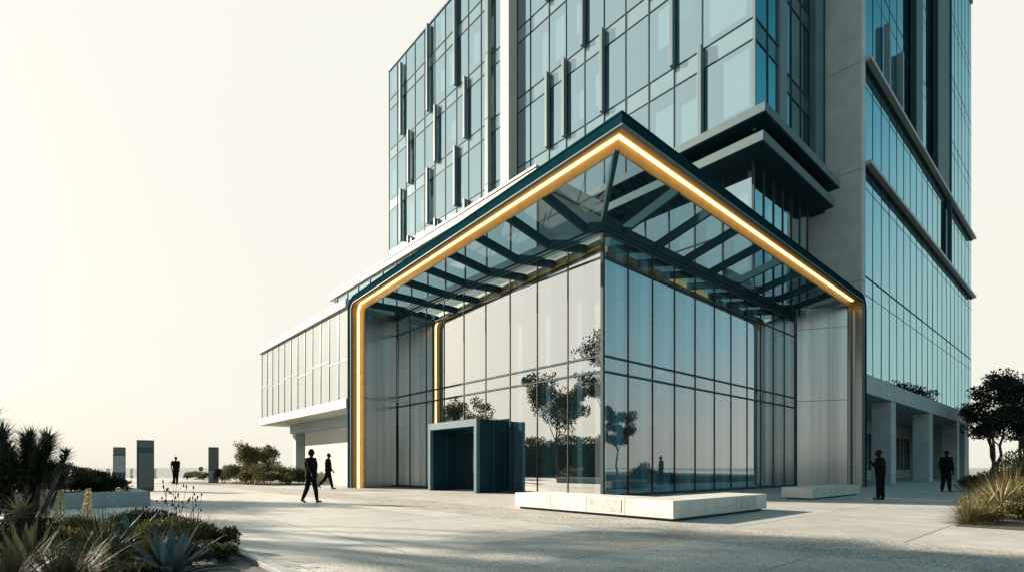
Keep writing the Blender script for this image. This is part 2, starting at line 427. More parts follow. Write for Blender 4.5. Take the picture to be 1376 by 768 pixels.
# ------------------------------------------------------------------ curtain wall helpers
_panes = {}
def pane_mesh(axis, w, h, mat):
    k = (axis, round(w,3), round(h,3), mat.name)
    if k not in _panes:
        m = MB()
        if axis == 'x': m.quad((0,w/2,-h/2),(0,-w/2,-h/2),(0,-w/2,h/2),(0,w/2,h/2))      # faces -x
        else: m.quad((-w/2,0,-h/2),(w/2,0,-h/2),(w/2,0,h/2),(-w/2,0,h/2))                # faces -y
        _panes[k] = m.mesh('window', [mat])
    return _panes[k]
def pane(root, axis, p, u0, u1, z0, z1, mat, tilt=0.0, name='window'):
    o = bpy.data.objects.new(name, pane_mesh(axis, u1-u0, z1-z0, mat)); COL.objects.link(o); o.parent = root
    u = (u0+u1)/2; off = root['off']
    x, y = (p, u) if axis == 'x' else (u, p)
    o.location = (x-off[0], y-off[1], (z0+z1)/2)
    o.rotation_euler = (0 if axis == 'x' else random.uniform(-tilt,tilt), random.uniform(-tilt,tilt) if axis == 'x' else 0, random.uniform(-tilt,tilt))
    return o
def blind(win, axis, u0, u1, z0, z1, depth=0.12, mat='blind'):    # roller blind hung behind a pane, in the pane's own frame
    m = MB()
    if axis == 'x': m.box(depth, depth+0.02, u0, u1, z0, z1)
    else: m.box(u0, u1, depth, depth+0.02, z0, z1)
    return m.build('blind', M[mat], win)
def gridlines(mb, axis, p, us, zs, u0, u1, z0, z1, w=0.05, d0=0.05, d1=0.08, hw=None):
    """mullions at us and transoms at zs on one facade plane"""
    hw = hw or w
    for u in us:
        if axis == 'x': mb.box(p-d0, p+d1, u-w/2, u+w/2, z0, z1)
        else: mb.box(u-w/2, u+w/2, p-d0, p+d1, z0, z1)
    for z in zs:
        if axis == 'x': mb.box(p-d0+0.012, p+d1-0.012, u0, u1, z-hw/2, z+hw/2)
        else: mb.box(u0, u1, p-d0+0.012, p+d1-0.012, z-hw/2, z+hw/2)

# ================================================================== main tower
AX, AY0, AY1, AT = 10.3, -1.0, 35.6, 41.0
AZ = [(18.0,21.9),(22.95,26.95),(28.0,32.0),(33.05,37.05),(38.1,AT)]
tower = building('office_tower', 'tall pale glass tower with staggered vertical fins behind the lit canopy', 'tower', AX, AY0)
ysL = [17.15 + (AY1-17.15)*i/11 for i in range(12)]
ysR = [-1.0, 1.70, 3.35, 4.97, 6.57, 8.19, 9.75, 11.36, 12.95, 14.8, 16.2]
XR = [10.3, 11.75, 13.2, 14.5, 15.9, 17.3, 18.6]
upper = MB()
def seen(axis, p, u, z):
    w = W(p,u) if axis == 'x' else W(u,p)
    return HY - F*(z-CAMH)/w.y > -6
blinds = {(0,0):(-.10,.40,-.30,.45), (0,1):(-.35,.45,-.45,.2), (1,0):(-.42,.35,-.40,.40), (0,2):(-.30,.45,-.45,.3),
          (1,2):(-.15,.45,-.1,.45), (1,1):(-.4,.1,.1,.45), (1,5):(0,.45,-.3,.2), (1,6):(-.2,.4,-.35,.1), (1,7):(.05,.45,-.42,.1),
          (2,6):(.0,.45,-.2,.3), (2,7):(-.2,.45,-.35,.35), (2,8):(.1,.45,-.4,.3), (2,3):(-.35,.3,-.1,.4), (2,4):(-.2,.45,.05,.45), (3,8):(-.2,.45,-.3,.3)}
rb = random.Random(5)
for k, (z0, z1) in enumerate(AZ):
    for side, ys in (('R', ysR), ('L', ysL)):
        for i in range(len(ys)-1):
            u0, u1 = ys[i]+0.03, ys[i+1]-0.03
            if seen('x', AX, u0, z0):
                w = pane(tower, 'x', AX, u0, u1, z0+0.03, z1-0.03, M['tower_glass'], R(0.12))
                wd, h = u1-u0, z1-z0-0.06
                if side == 'R' and (k,i) in blinds:
                    a,b,c,d = blinds[(k,i)]; blind(w, 'x', -b*wd, -a*wd, c*h, d*h)
                elif side == 'L' and rb.random() < 0.45:
                    a = rb.uniform(-.45,-.1); blind(w, 'x', a*wd, (a+rb.uniform(.3,.5))*wd, rb.uniform(-.48,-.2)*h, rb.uniform(.1,.48)*h, 0.15)
            else:
                upper.quad((AX,u1,z0+.03),(AX,u0,z0+.03),(AX,u0,z1-.03),(AX,u1,z1-.03))
    for i in range(len(XR)-1):
        u0, u1 = XR[i]+0.03, XR[i+1]-0.03
        if seen('y', AY0, u1, z0):
            w = pane(tower, 'y', AY0 if i < 2 else AY0+0.45, u0, u1, z0+0.03, z1-0.03, M['teal_glass'], R(0.12))
            if (k+i) % 2 == 1: blind(w, 'y', -.4, .1, -1.7, 1.9, 0.15)
        else:
            p = AY0 if i < 2 else AY0+0.45
            upper.quad((u0,p,z0+.03),(u1,p,z0+.03),(u1,p,z1-.03),(u0,p,z1-.03))
tag(bpart(upper, 'upper_glazing', M['tower_glass'], tower), kind='stuff')
for (z0, z1) in ((21.9,22.95),(26.95,28.0),(32.0,33.05),(37.05,38.1)):
    for ya, yb in ((-0.97,16.2),(17.18,AY1-.03)):
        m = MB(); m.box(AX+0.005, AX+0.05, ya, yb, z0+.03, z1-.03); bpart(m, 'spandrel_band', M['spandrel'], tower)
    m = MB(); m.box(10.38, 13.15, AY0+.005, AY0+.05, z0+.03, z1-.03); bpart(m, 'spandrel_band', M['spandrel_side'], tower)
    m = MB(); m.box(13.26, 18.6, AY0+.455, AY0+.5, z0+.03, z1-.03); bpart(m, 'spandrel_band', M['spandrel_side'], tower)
    m = MB(); m.box(AX+0.35, 20.9, AY0+0.85, AY1-0.3, z0+0.1, z1-0.1)
    bpart(m, 'floor_slab', M['interior'], tower)
m = MB()
zz = [18.0,21.9,22.95,26.95,28.0,32.0,33.05,37.05,38.1]
gridlines(m, 'x', AX, ysL, zz, 17.15, AY1, 10.0, AT)
gridlines(m, 'x', AX, ysR[1:], zz, -1.0, 16.2, 10.0 if False else 17.4, AT)
bpart(m, 'mullion_frame', M['mullion'], tower)
m = MB()
gridlines(m, 'y', AY0, XR[1:3], zz, 10.3, 13.2, 17.4, AT)
gridlines(m, 'y', AY0+0.45, XR[3:], zz, 13.2, 18.6, 17.4, AT)
m.box(13.2-.05, 13.2+.05, AY0, AY0+0.5, 17.4, AT)
bpart(m, 'mullion_frame', M['mullion'], tower)
m = MB(); m.box(AX-0.06, AX+0.05, AY0-0.06, AY0+0.05, 17.4, AT)
bpart(m, 'corner_post', M['fin'], tower)
m = MB(); m.box(13.0, 13.9, AY0-0.12, AY0+0.3, 17.4, AT)
bpart(m, 'side_fin', M['fin'], tower)
m = MB(); m.box(18.62, 19.9, AY0+0.1, AY0+0.9, 17.4, AT); bpart(m, 'side_panel', M['ledge'], tower)
m = MB(); m.box(19.92, 20.98, AY0+0.35, AY0+1.2, 17.0, AT); bpart(m, 'side_panel', M['steel_dark'], tower)
# interior core, parapet
m = MB(); m.box(13.6, 20.9, 1.9, AY1-2.5, 0.0, AT-0.4); bpart(m, 'core', M['interior'], tower)
m = MB(); m.box(AX+0.1, 20.9, AY0+0.6, AY1-0.1, AT-0.35, AT-0.02); bpart(m, 'roof', M['concrete'], tower)
m = MB(); m.box(AX-0.08, AX+0.3, AY0-0.08, AY1+0.05, AT, AT+0.18); m.box(AX+0.3, 20.9, AY1-0.25, AY1+0.05, AT, AT+0.18); m.box(AX+0.31, 20.9, AY0-0.05, AY0+0.3, AT, AT+0.18)
bpart(m, 'parapet_cap', M['fin'], tower)
m = MB(); m.box(AX+0.1, 20.9, AY1-0.12, AY1-0.02, 10.0, AT-0.36); bpart(m, 'end_wall', M['spandrel'], tower)
# tall white pier
m = MB()
zs = [10.0, 16.0, 22.4, 28.8, 35.2, AT+0.6]
for a, b in zip(zs[:-1], zs[1:]): m.box(AX-0.85, AX+0.3, 16.22, 17.13, a+0.012, b-0.012)
bpart(m, 'pier', M['white_wall'], tower)
# staggered fins: (y on the facade, foot, head)
FINS = [(32.85,33.3,40.2),(32.85,23.0,28.0),(31.4,28.0,33.0),(31.4,18.2,23.0),(28.05,33.1,AT-0.1),(28.05,23.0,28.0),(26.8,28.0,33.0),
        (26.8,18.2,23.0),(23.8,33.1,AT-0.1),(23.8,23.0,28.0),(22.4,28.0,33.0),(22.4,18.2,23.0),
        (12.95,22.9,28.0),(11.36,22.9,28.0),(8.19,22.9,28.0),(1.70,18.1,23.0),(3.35,22.9,28.0),(9.75,27.9,33.0),(12.95,32.95,38.0),(4.97,27.9,33.0),(1.70,27.9,33.0)]
for (y, a, b) in FINS:
    m = MB(); m.box(AX-0.36, AX-0.07, y-0.11, y+0.11, a, b); bpart(m, 'fin', M['fin'], tower, bevel=0.012)
m = MB()
for a, b in ((18.0,22.9),(22.94,27.95),(28.0,33.0),(33.05,38.05),(38.1,AT)): m.box(AX-0.42, AX-0.07, 19.15, 19.55, a, b)
bpart(m, 'fin', M['fin'], tower, bevel=0.012)
# ledges round the foot of the tower
def ledge(x, y, z0, z1, mat, ye=17.0):
    m = MB(); m.prism([(x,y),(19.6,y),(19.6,y+1.6),(x+1.6,y+1.6),(x+1.6,ye),(x,ye)], z0, z1)
    return bpart(m, 'ledge', mat, tower, bevel=0.02)
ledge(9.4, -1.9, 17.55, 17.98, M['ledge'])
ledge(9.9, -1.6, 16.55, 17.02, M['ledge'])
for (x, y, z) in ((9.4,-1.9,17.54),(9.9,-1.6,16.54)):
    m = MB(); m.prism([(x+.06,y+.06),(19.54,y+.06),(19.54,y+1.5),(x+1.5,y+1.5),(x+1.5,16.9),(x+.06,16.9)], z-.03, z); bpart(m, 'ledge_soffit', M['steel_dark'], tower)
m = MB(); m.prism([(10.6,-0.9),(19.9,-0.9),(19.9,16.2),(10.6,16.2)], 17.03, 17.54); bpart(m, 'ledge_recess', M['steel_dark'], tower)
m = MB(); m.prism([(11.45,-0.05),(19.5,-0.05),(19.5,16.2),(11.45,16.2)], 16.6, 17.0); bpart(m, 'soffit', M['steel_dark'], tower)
# lower set-back storey standing on the lobby roof
LX, LY, LE = 11.3, -0.5, 18.5
lys = [LY+1.6*i for i in range(11)]; lxs = [LX+1.2*i for i in range(7)]
for a, b in zip(lys[:-1], lys[1:]):
    w = pane(tower, 'x', LX, a+.03, b-.03, 10.0, 16.55, M['tower_glass'], R(0.1))
    if a < 4: blind(w, 'x', -.6, .6, -2.0, 2.6, 0.2)
for i, (a, b) in enumerate(zip(lxs[:-1], lxs[1:])):
    w = pane(tower, 'y', LY, a+.03, b-.03, 10.0, 16.55, M['side_glass'], R(0.1))
    if i % 2 == 0: blind(w, 'y', -.5, .05, -2.6, 3.0 - 0.5*(i % 3), 0.3)
m = MB()
gridlines(m, 'x', LX, lys[1:-1], [13.3], LY, lys[-1], 9.9, 16.58, 0.07)
gridlines(m, 'y', LY, lxs[1:], [13.3], LX, LE, 9.9, 16.58, 0.05)
m.box(LX-.06, LX+.06, LY-.06, LY+.06, 9.9, 16.59)
bpart(m, 'mullion_frame', M['mullion'], tower)
m = MB(); m.box(LX+1.9, LE, LY+1.6, 15.4, 9.95, 16.56); bpart(m, 'lower_core', M['interior'], tower)

# ================================================================== side tower
BX, BY, BE, BT = 21.0, -2.5, 59.6, 51.4
side = building('side_tower', 'teal glass tower with concrete pier and ground floor colonnade at far right', 'tower', BX, BY)
BZ = [(6.85,12.75),(12.85,19.3),(19.75,25.6),(26.1,32.1),(32.2,38.2),(38.3,44.3),(44.4,BT)]
xs = [21.75 + (BE-21.75)*i/20 for i in range(21)]
upper = MB()
for k, (z0, z1) in enumerate(BZ):
    for i in range(20):
        u0, u1 = xs[i]+.03, xs[i+1]-.03
        if k < 5: pane(side, 'y', BY, u0, u1, z0+.02, z1-.02, M['teal_glass'], R(0.12))
        else: upper.quad((u0,BY,z0+.02),(u1,BY,z0+.02),(u1,BY,z1-.02),(u0,BY,z1-.02))
tag(bpart(upper, 'upper_glazing', M['teal_glass'], side), kind='stuff')
m = MB()
gridlines(m, 'y', BY, xs[1:-1], [z for z in (11.7,12.8,18.2,24.4,31.0,32.15,37.1,38.25,43.2,44.35)], 21.75, BE, 6.8, BT, 0.045, 0.02, 0.08)
bpart(m, 'mullion_frame', M['mullion'], side)
m = MB(); m.box(BX+1.0, BE-0.2, BY+2.2, 12.0, 6.9, BT-0.3); bpart(m, 'core', M['interior'], side)
m = MB()
for z in (12.4,19.0,25.3,31.7,37.8,43.9): m.box(BX+1.0, BE-0.1, BY+0.3, BY+2.3, z, z+0.7)
bpart(m, 'floor_slab', M['interior'], side)
# concrete pier, cast in lifts
zs = [0.0, 6.1, 12.3, 18.95, 25.35, 31.8, 38.2, 44.7, BT+0.4]
m = MB()
for a, b in zip(zs[:-1], zs[1:]): m.box(BX, BX+0.72, BY-0.12, 4.5, a+0.015, b-0.015)
bpart(m, 'pier', M['concrete'], side, bevel=0.02)
m = MB(); m.box(BX+0.05, BX+0.6, BY, 4.4, 0, BT); bpart(m, 'pier_joint', M['interior_dark'], side)
for z in (19.3, 25.6):
    m = MB(); m.box(BX+0.73, BE+0.02, BY-0.42, BY+0.02, z+0.1, z+0.34); bpart(m, 'beam', M['beam'], side, bevel=0.02)
    m = MB(); m.box(BX+0.74, BE, BY-0.12, BY+0.01, z+0.02, z+0.09); bpart(m, 'beam_shadow_gap', M['steel_dark'], side)
for (x, z0, z1, d, mat) in ((26.0,25.95,30.2,0.40,'steel_light'),(29.3,25.95,30.0,0.40,'steel_light'),(33.0,25.95,BT,0.40,'steel'),(40.5,25.95,BT,0.40,'steel'),(46.2,25.95,BT,0.40,'steel'),(46.4,19.75,25.57,0.38,'steel')):
    m = MB(); m.box(x-0.15, x+0.15, BY-d, BY-0.06, z0, z1); bpart(m, 'fin', M[mat], side)
for a, b in ((33.2,35.6),(40.7,46.0)):
    m = MB(); m.box(a, b, BY-0.30, BY-0.07, 26.07, BT-0.01); bpart(m, 'dark_panel', M['ledge'], side)
m = MB(); m.box(BX+0.74, BE+0.1, BY-0.1, 14, 5.65, 6.78); bpart(m, 'transfer_slab', M['concrete'], side, bevel=0.02)
m = MB(); m.box(BX+0.74, BE+0.2, BY-0.12, 14, BT, BT+0.3); bpart(m, 'roof', M['concrete'], side)
m = MB(); m.box(BE-0.1, BE, BY+0.02, 14, 6.8, BT-0.01); bpart(m, 'end_wall', M['spandrel'], side)
for x0 in (28.0, 39.6, 51.5):
    m = MB(); m.box(x0-0.3, x0+0.9, BY-0.05, BY+1.1, 0, 5.64); bpart(m, 'column', M['concrete'], side, bevel=0.02)
m = MB(); m.box(57.2, BE, BY+0.2, 12, 0, 5.64); bpart(m, 'end_pier', M['concrete'], side, bevel=0.02)
m = MB(); m.box(BX+0.74, 57.1, 2.42, 2.7, 4.3, 5.64); m.box(BX+0.74, 57.1, 2.42, 2.7, 0, 0.9); bpart(m, 'ground_floor_wall', M['concrete'], side)
xsd = [22.2 + 1.45*i for i in range(25)]
for a, b in zip(xsd[:-1], xsd[1:]):
    if b < 57: pane(side, 'y', 2.5, a+.05, b-.05, 0.9, 4.3, M['mirror_glass'], R(0.1), 'ground_floor_window')
m = MB(); m.box(BX+0.74, 57.1, 2.75, 2.9, 0.9, 4.3); bpart(m, 'curtain', M['blind'], side)  # pale sheet added behind the shopfront glass to imitate bright panes
m = MB(); gridlines(m, 'y', 2.5, xsd, [], 22, 57, 0.9, 4.3, 0.09); bpart(m, 'ground_floor_frame', M['mullion'], side)
m = MB(); m.box(BX+0.74, 57.1, 6.0, 6.2, 0, 5.64); bpart(m, 'back_wall', M['interior_white'], side)

# ================================================================== podium block and wing
pod = building('podium_block', 'white edged glass podium storey rising behind the canopy roof', 'podium', 0.5, 4.0)
ys = [4.0 + 1.76*i for i in range(13)]
for a, b in zip(ys[:-1], ys[1:]):
    pane(pod, 'x', 0.5, a+.03, b-.03, 10.3, 13.55, M['tower_glass'], R(0.1))
m = MB(); gridlines(m, 'x', 0.5, ys, [10.3, 13.55], 4.0, 25.1, 10.3, 13.6, 0.07); bpart(m, 'mullion_frame', M['mullion'], pod)
m = MB(); m.box(0.35, 0.8, 3.9, 26.4, 13.62, 14.0); m.box(0.81, 5.0, 25.9, 26.4, 13.36, 14.0); m.box(0.81, 5.0, 3.9, 4.3, 13.36, 14.0); bpart(m, 'parapet', M['white_wall'], pod, bevel=0.02)
m = MB(); m.box(0.3, 0.85, 3.86, 26.45, 14.01, 14.1); bpart(m, 'parapet_cap', M['silver'], pod)
m = MB(); m.box(0.81, 5.0, 4.31, 25.89, 13.4, 13.6); bpart(m, 'roof', M['concrete'], pod)
m = MB(); m.box(2.6, 5.0, 4.4, 25.8, 10.0, 13.39); bpart(m, 'core', M['interior'], pod)
m = MB(); m.box(0.6, 5.0, 25.82, 25.88, 10.0, 13.39); m.box(0.6,5.0,4.05,4.3,10.0,13.35); bpart(m, 'end_wall', M['white_wall'], pod)

wing = building('podium_wing', 'low white wing with overhanging glazed storey left of the canopy', 'building wing', -3.0, 15.45)
WX, W0, W1 = -3.0, 15.46, 31.5
nb = 12; ys = [W0 + (W1-0.12-W0)*i/nb for i in range(nb+1)]
for i in range(nb):
    a, b = ys[i]+.03, ys[i+1]-.03
    zt = 7.35 if (i//2) % 2 else 7.1
    for z0, z1 in ((4.98, zt), (zt+0.05, 9.98)):
        w = pane(wing, 'x', WX+0.06, a, b, z0, z1, M['wing_glass'], R(0.12))
        h = z1-z0
        if (i*7 + int(z0)) % 3 != 0: blind(w, 'x', -.62 if i % 2 else -.1, .12 if i % 2 else .62, -h/2+.05, h/2-.05, 0.2, 'curtain')
m = MB()
for i, y in enumerate(ys):
    wd = 0.06 if i % 2 else 0.035
    m.box(WX+0.03, WX+0.12, y-wd/2, y+wd/2, 4.95, 10.0)
for i in range(nb):
    zt = 7.35 if (i//2) % 2 else 7.1
    m.box(WX+0.02, WX+0.12, ys[i]+.03, ys[i+1]-.03, zt, zt+0.05)
bpart(m, 'mullion_frame', M['steel_light'], wing)
m = MB(); m.box(WX-0.12, 3.0, W0, W1+0.25, 10.0, 10.45); bpart(m, 'roof_edge', M['white_wall'], wing, bevel=0.02)
m = MB(); m.box(WX-0.08, 3.0, W0, W1+0.2, 4.42, 4.95); bpart(m, 'floor_edge', M['white_wall'], wing, bevel=0.02)
m = MB(); m.box(WX+0.1, 3.0, W1-0.1, W1, 4.95, 10.0); bpart(m, 'end_wall', M['white_wall'], wing)
m = MB(); m.box(0.2, 3.0, W0, W1-0.15, 4.96, 9.99); bpart(m, 'core', M['interior_white'], wing)
m = MB(); m.box(-1.3, 3.0, W0, 29.9, 3.75, 4.41); bpart(m, 'beam', M['concrete'], wing)
m = MB(); m.box(-1.2, 3.0, 19.2, 26.9, 0, 3.74); bpart(m, 'ground_wall', M['white_wall'], wing)
m = MB(); m.box(-1.0, 3.0, 15.9, 19.19, 0, 3.74); bpart(m, 'ground_wall', M['concrete'], wing)
m = MB(); m.box(-1.2, -0.5, 28.9, 29.6, 0, 3.74); bpart(m, 'end_column', M['concrete'], wing)
m = MB(); m.box(0.6, 3.0, 26.91, 29.6, 0, 3.74); bpart(m, 'recessed_wall', M['interior_dark'], wing)
m = MB(); m.box(-0.6, -0.5, 27.75, 27.85, 0, 3.7); m.box(-0.6,-0.5,26.95,27.02,0,3.7); m.box(-0.58,-0.52,27.03,27.74,2.3,2.36); bpart(m, 'door_frame', M['silver'], wing)
pane(wing, 'x', -0.55, 27.0, 28.9, 0.02, 3.7, M['wing_glass'], 0, 'door')

# ================================================================== lobby
LW, LL, LH = 17.9, 15.6, 9.8
lob = building('glass_lobby', 'double height corner lobby with reflective clear glass walls under the canopy', 'lobby', 0, 0)
yl = [0.0, 1.95, 3.9, 5.8, 7.75, 9.7, 11.65, 13.6, 15.0, LL]
yl = [LL*i/9 for i in range(10)]
xl = [0.0, 1.55, 3.2, 4.85, 6.55, 8.3, 9.95, 11.7, 13.3, 14.9, 16.4, LW]
DOOR = (5.8, 9.7)
LZ = [(0.12,4.62),(4.72,5.2),(5.3,8.83),(8.93,9.75)]
def lz_ok(a, b, z0): return not (z0 < 1 and b > DOOR[0]+0.05 and a < DOOR[1]-0.05)
for a, b in zip(yl[:-1], yl[1:]):
    for z0, z1 in LZ:
        zz0 = z0 if lz_ok(a, b, z0) else 3.3
        pane(lob, 'x', 0.0, a+.02, b-.02, zz0, z1, M['lobby_glass'], R(0.03), 'glass_pane')
for a, b in zip(xl[:-1], xl[1:]):
    for z0, z1 in LZ:
        pane(lob, 'y', 0.0, a+.02, b-.02, z0, z1, M['side_glass'], R(0.03), 'glass_pane')
for i, y in enumerate(yl[1:]):
    z0 = 3.3 if DOOR[0]-.1 < y < DOOR[1]+.1 else 0.02
    m = MB(); m.box(-0.03, 0.07, y-.017, y+.017, z0, LH-.03); bpart(m, 'mullion', M['mullion'], lob)
for x in xl[1:]:
    m = MB(); m.box(x-.018, x+.018, -0.03, 0.07, 0.02, LH-.03); bpart(m, 'mullion', M['mullion'], lob)
m = MB(); m.box(-0.06, 0.06, -0.06, 0.06, 0.0, LH-.03); bpart(m, 'corner_mullion', M['mullion'], lob)
for z, h in ((4.67,.07),(5.25,.07),(8.88,.09),(9.78,.12)):
    m = MB(); m.box(-0.022, 0.055, 0.065, LL, z-h*.36, z+h*.36); bpart(m, 'transom', M['mullion'], lob)
    m = MB(); m.box(0.065, LW, -0.022, 0.055, z-h*.4, z+h*.4); bpart(m, 'transom', M['mullion'], lob)
m = MB(); m.box(-0.05,0.06,0.07,DOOR[0]-.02,0.0,0.11); m.box(-0.05,0.06,DOOR[1]+.02,LL,0.0,0.11); m.box(0.07,LW,-0.05,0.06,0.0,0.11); bpart(m, 'sill', M['mullion'], lob)
m = MB(); m.box(0.1, LW-.05, 0.1, LL-.05, 0.005, 0.03); bpart(m, 'floor', M['lobby_floor'], lob)
m = MB(); m.box(-0.04, LW, -0.04, LL+0.2, 9.86, 10.0); bpart(m, 'roof', M['steel'], lob)
m = MB(); m.box(0.3, LW-.05, 0.3, LL-.05, 9.55, 9.8); bpart(m, 'ceiling', M['interior_dark'], lob)
m = MB(); m.box(8.5, LW, 6.5, LL, 0.03, 9.54); bpart(m, 'core', M['interior'], lob)
m = MB(); m.box(LW-.04, LW+.2, 0.0, LL, 0, 9.85); m.box(0.1, LW-.05, LL-.04, LL+.2, 0, 9.85); bpart(m, 'back_wall', M['interior_dark'], lob)
m = MB(); m.box(4.6, 8.4, 5.0, LL-.05, 3.5, 4.2); m.box(8.51, LW-.05, 4.4, 6.45, 3.5, 4.2); bpart(m, 'mezzanine', M['interior_white'], lob)
m = MB(); m.box(5.6, 8.4, 6.5, 10.5, 0.03, 3.49); bpart(m, 'inner_wall', M['interior'], lob)
for i, y in enumerate(yl[1:-1]):
    if DOOR[0]-.3 < y < DOOR[1]+.9: continue
    m = MB(); m.box(0.14, 0.5, y-.62, y-.12, 0.03, 9.54); bpart(m, 'column', M['interior_blue'], lob)
for x in xl[1:]:
    m = MB(); m.box(x-.58, x-.10, 0.14, 0.5, 0.03, 9.54); bpart(m, 'column', M['interior_blue'], lob)
m = MB(); m.box(0.30, 0.62, 0.3, 0.62, 0.03, 9.54); bpart(m, 'corner_column', M['interior_white'], lob, bevel=0.03)

# lounge chairs inside the glass
def tub_chair(name, loc, rz, label):
    t = empty(name, loc, rz, label, 'armchair', 'cream tub chairs in the lobby')
    m = MB(); pts = []
    n = 18; r0, r1 = 0.40, 0.28
    a0, a1 = R(-135), R(135)
    ring = [a0+(a1-a0)*i/n for i in range(n+1)]
    out = [(r0*math.cos(a), r0*math.sin(a)) for a in ring] + [(r1*math.cos(a), r1*math.sin(a)) for a in reversed(ring)]
    m.prism(out, 0.12, 0.80); m.build('backrest', M['fabric'], t, bevel=0.03)
    m = MB(); m.prism([(0.385*math.cos(2*math.pi*i/22)*(1 if True else 1)*0.72, 0.385*math.sin(2*math.pi*i/22)*0.72) for i in range(22)], 0.14, 0.45); m.build('seat', M['fabric'], t, bevel=0.03)
    for a in (45,135,225,315):
        m = MB(); m.tube([(0.28*math.cos(R(a)),0.28*math.sin(R(a)),0.0),(0.27*math.cos(R(a)),0.27*math.sin(R(a)),0.14)], [0.018,0.022], 6); m.build('leg', M['mullion'], t)
    t.scale = (1.3,1.3,1.05)
    return t
tub_chair('tub_chair', Vector((5.55,27.0,0.03)), ANG+R(200), 'cream tub armchair nearest the lobby corner column, behind the right glass wall')
tub_chair('tub_chair', Vector((6.9,26.6,0.03)), ANG+R(160), 'cream tub armchair second from the lobby corner, behind the right glass wall')
tub_chair('tub_chair', W(1.5,3.1,0.03), ANG+R(-90), 'cream tub armchair behind the left glass wall beside the corner column')

# ================================================================== canopy portal
can = building('entrance_canopy', 'dark steel entrance canopy with glowing amber light strip and glass roof', 'canopy', -3.02, -3.14)
EX, EY = -3.02, -3.14
YL, XRt = 15.42, 19.95                                # outer faces of the two legs
ZC, ZL, ZR = 11.33, 10.45, 10.95
RR = 0.8
def path(d, h, legs='LR'):
    pts = []
    if 'L' in legs:
        pts.append(Vector((EX+d, YL-h, 0.0)))
        for i in range(7):
            t = R(90*i/6)
            pts.append(Vector((EX+d, YL-RR+(RR-h)*math.cos(t), ZL-RR+(RR-h)*math.sin(t))))
    else:
        pts.append(Vector((EX+d, YL-RR, ZL-h)))
    pts.append(Vector((EX+d, EY+d, ZC-h)))
    if 'R' in legs:
        for i in range(6,-1,-1):
            t = R(90*i/6)
            pts.append(Vector((XRt-RR+(RR-h)*math.cos(t), EY+d, ZR-RR+(RR-h)*math.sin(t))))
        pts.append(Vector((XRt-h, EY+d, 0.0)))
        if legs == 'R0': pts = pts[-2:]
        elif legs == 'LRA': pts = pts[:-1]
    else:
        pts.append(Vector((XRt-RR, EY+d, ZR-h)))
    return pts
def sweep(prof, legs='LR'):
    m = MB(); ps = [path(d,h,legs) for d,h in prof]; k = len(ps); n = len(ps[0])
    v = [p for i in range(n) for p in (q[i] for q in ps)]
    f = []
    for i in range(n-1):
        for j in range(k):
            f.append((i*k+j, i*k+(j+1)%k, (i+1)*k+(j+1)%k, (i+1)*k+j))
    f.append(tuple(range(k))); f.append(tuple(reversed(range((n-1)*k, n*k))))
    m.add(v, f); return m
def fixn(o):
    bm = bmesh.new(); bm.from_mesh(o.data); bmesh.ops.recalc_face_normals(bm, faces=bm.faces); bm.to_mesh(o.data); bm.free()
def sw(name, prof, mat, legs='LR'):
    o = bpart(sweep(prof, legs), name, M[mat], can); fixn(o); return o
sw('fascia', [(0,0),(0.16,0),(0.16,0.16),(0.05,0.16),(0.05,0.28),(0.13,0.28),(0.13,0.36),(0,0.36),(0,0.30),(0.02,0.30),(0.02,0.06),(0,0.06)], 'fascia')
sw('trim', [(0.0,0.363),(0.13,0.363),(0.13,0.405),(0.0,0.405)], 'trim')
sw('cove', [(0.133,0.26),(0.62,0.26),(0.62,0.30),(0.133,0.30)], 'brass', 'LRA')
sw('cove', [(0.133,0.26),(0.62,0.26),(0.62,0.30),(0.133,0.30)], 'satin', 'R0')
sw('light_strip', [(0.43,0.302),(0.56,0.302),(0.56,0.335),(0.43,0.335)], 'lamp', 'L')
m = MB(); m.box(XRt-0.38, XRt-0.30, EY+0.5, EY+0.6, 0.0, ZR-0.8); bpart(m, 'unlit_strip', M['lamp_off'], can)
LIP = [(0.60,0.262),(0.72,0.262),(0.77,0.56),(0.71,0.56)]
sw('lip', LIP, 'brass_lip', 'LRA')
sw('lip', LIP, 'satin', 'R0')
# inner return panels of the legs
def panel(p0, p1, th, z0, z1, name, mat):
    a = Vector((p0[0],p0[1],0)); b = Vector((p1[0],p1[1],0)); d = (b-a).normalized(); nrm = Vector((-d.y,d.x,0))
    m = MB(); m.prism([a, b, b+nrm*th, a+nrm*th], z0, z1)
    o = bpart(m, name, M[mat], can, bevel=0.006); fixn(o); return o
def lerp(a, b, t): return (a[0]+(b[0]-a[0])*t, a[1]+(b[1]-a[1])*t)
La, Lb = (EX+0.80, YL-0.44), (-0.08, YL-0.10)
Ra, Rb = (XRt-0.56, EY+0.80), (LW+0.15, -0.08)
for (A, B, s, top) in ((La, Lb, 1, ZL-0.45), (Ra, Rb, -1, ZR-0.45)):
    cuts = [0, 0.36, 1.0]
    zc = [0.0, 5.0, top] if s == 1 else [0.0, 5.05, 9.3, top]
    for i in range(len(cuts)-1):
        for j in range(len(zc)-1):
            p, q = lerp(A,B,cuts[i]+0.003), lerp(A,B,cuts[i+1]-0.003)
            panel(p, q, 0.12*s, zc[j]+0.008, zc[j+1]-0.008, 'leg_panel', 'satin')
m = MB(); m.prism([(EX+0.165,YL-0.27),(-0.1,YL+0.024),(-0.1,YL+0.03),(EX+0.165,YL-0.02)], 0, ZL-0.5); bpart(m, 'leg_core', M['steel_dark'], can)
m = MB(); m.prism([(XRt-0.24,EY+0.165),(XRt-0.02,EY+0.165),(XRt-0.02,-0.1),(LW+0.34,-0.1),(XRt-0.40,EY+0.82),(XRt-0.24,EY+0.82)], 0, ZR-0.5); bpart(m, 'leg_core', M['steel_dark'], can)
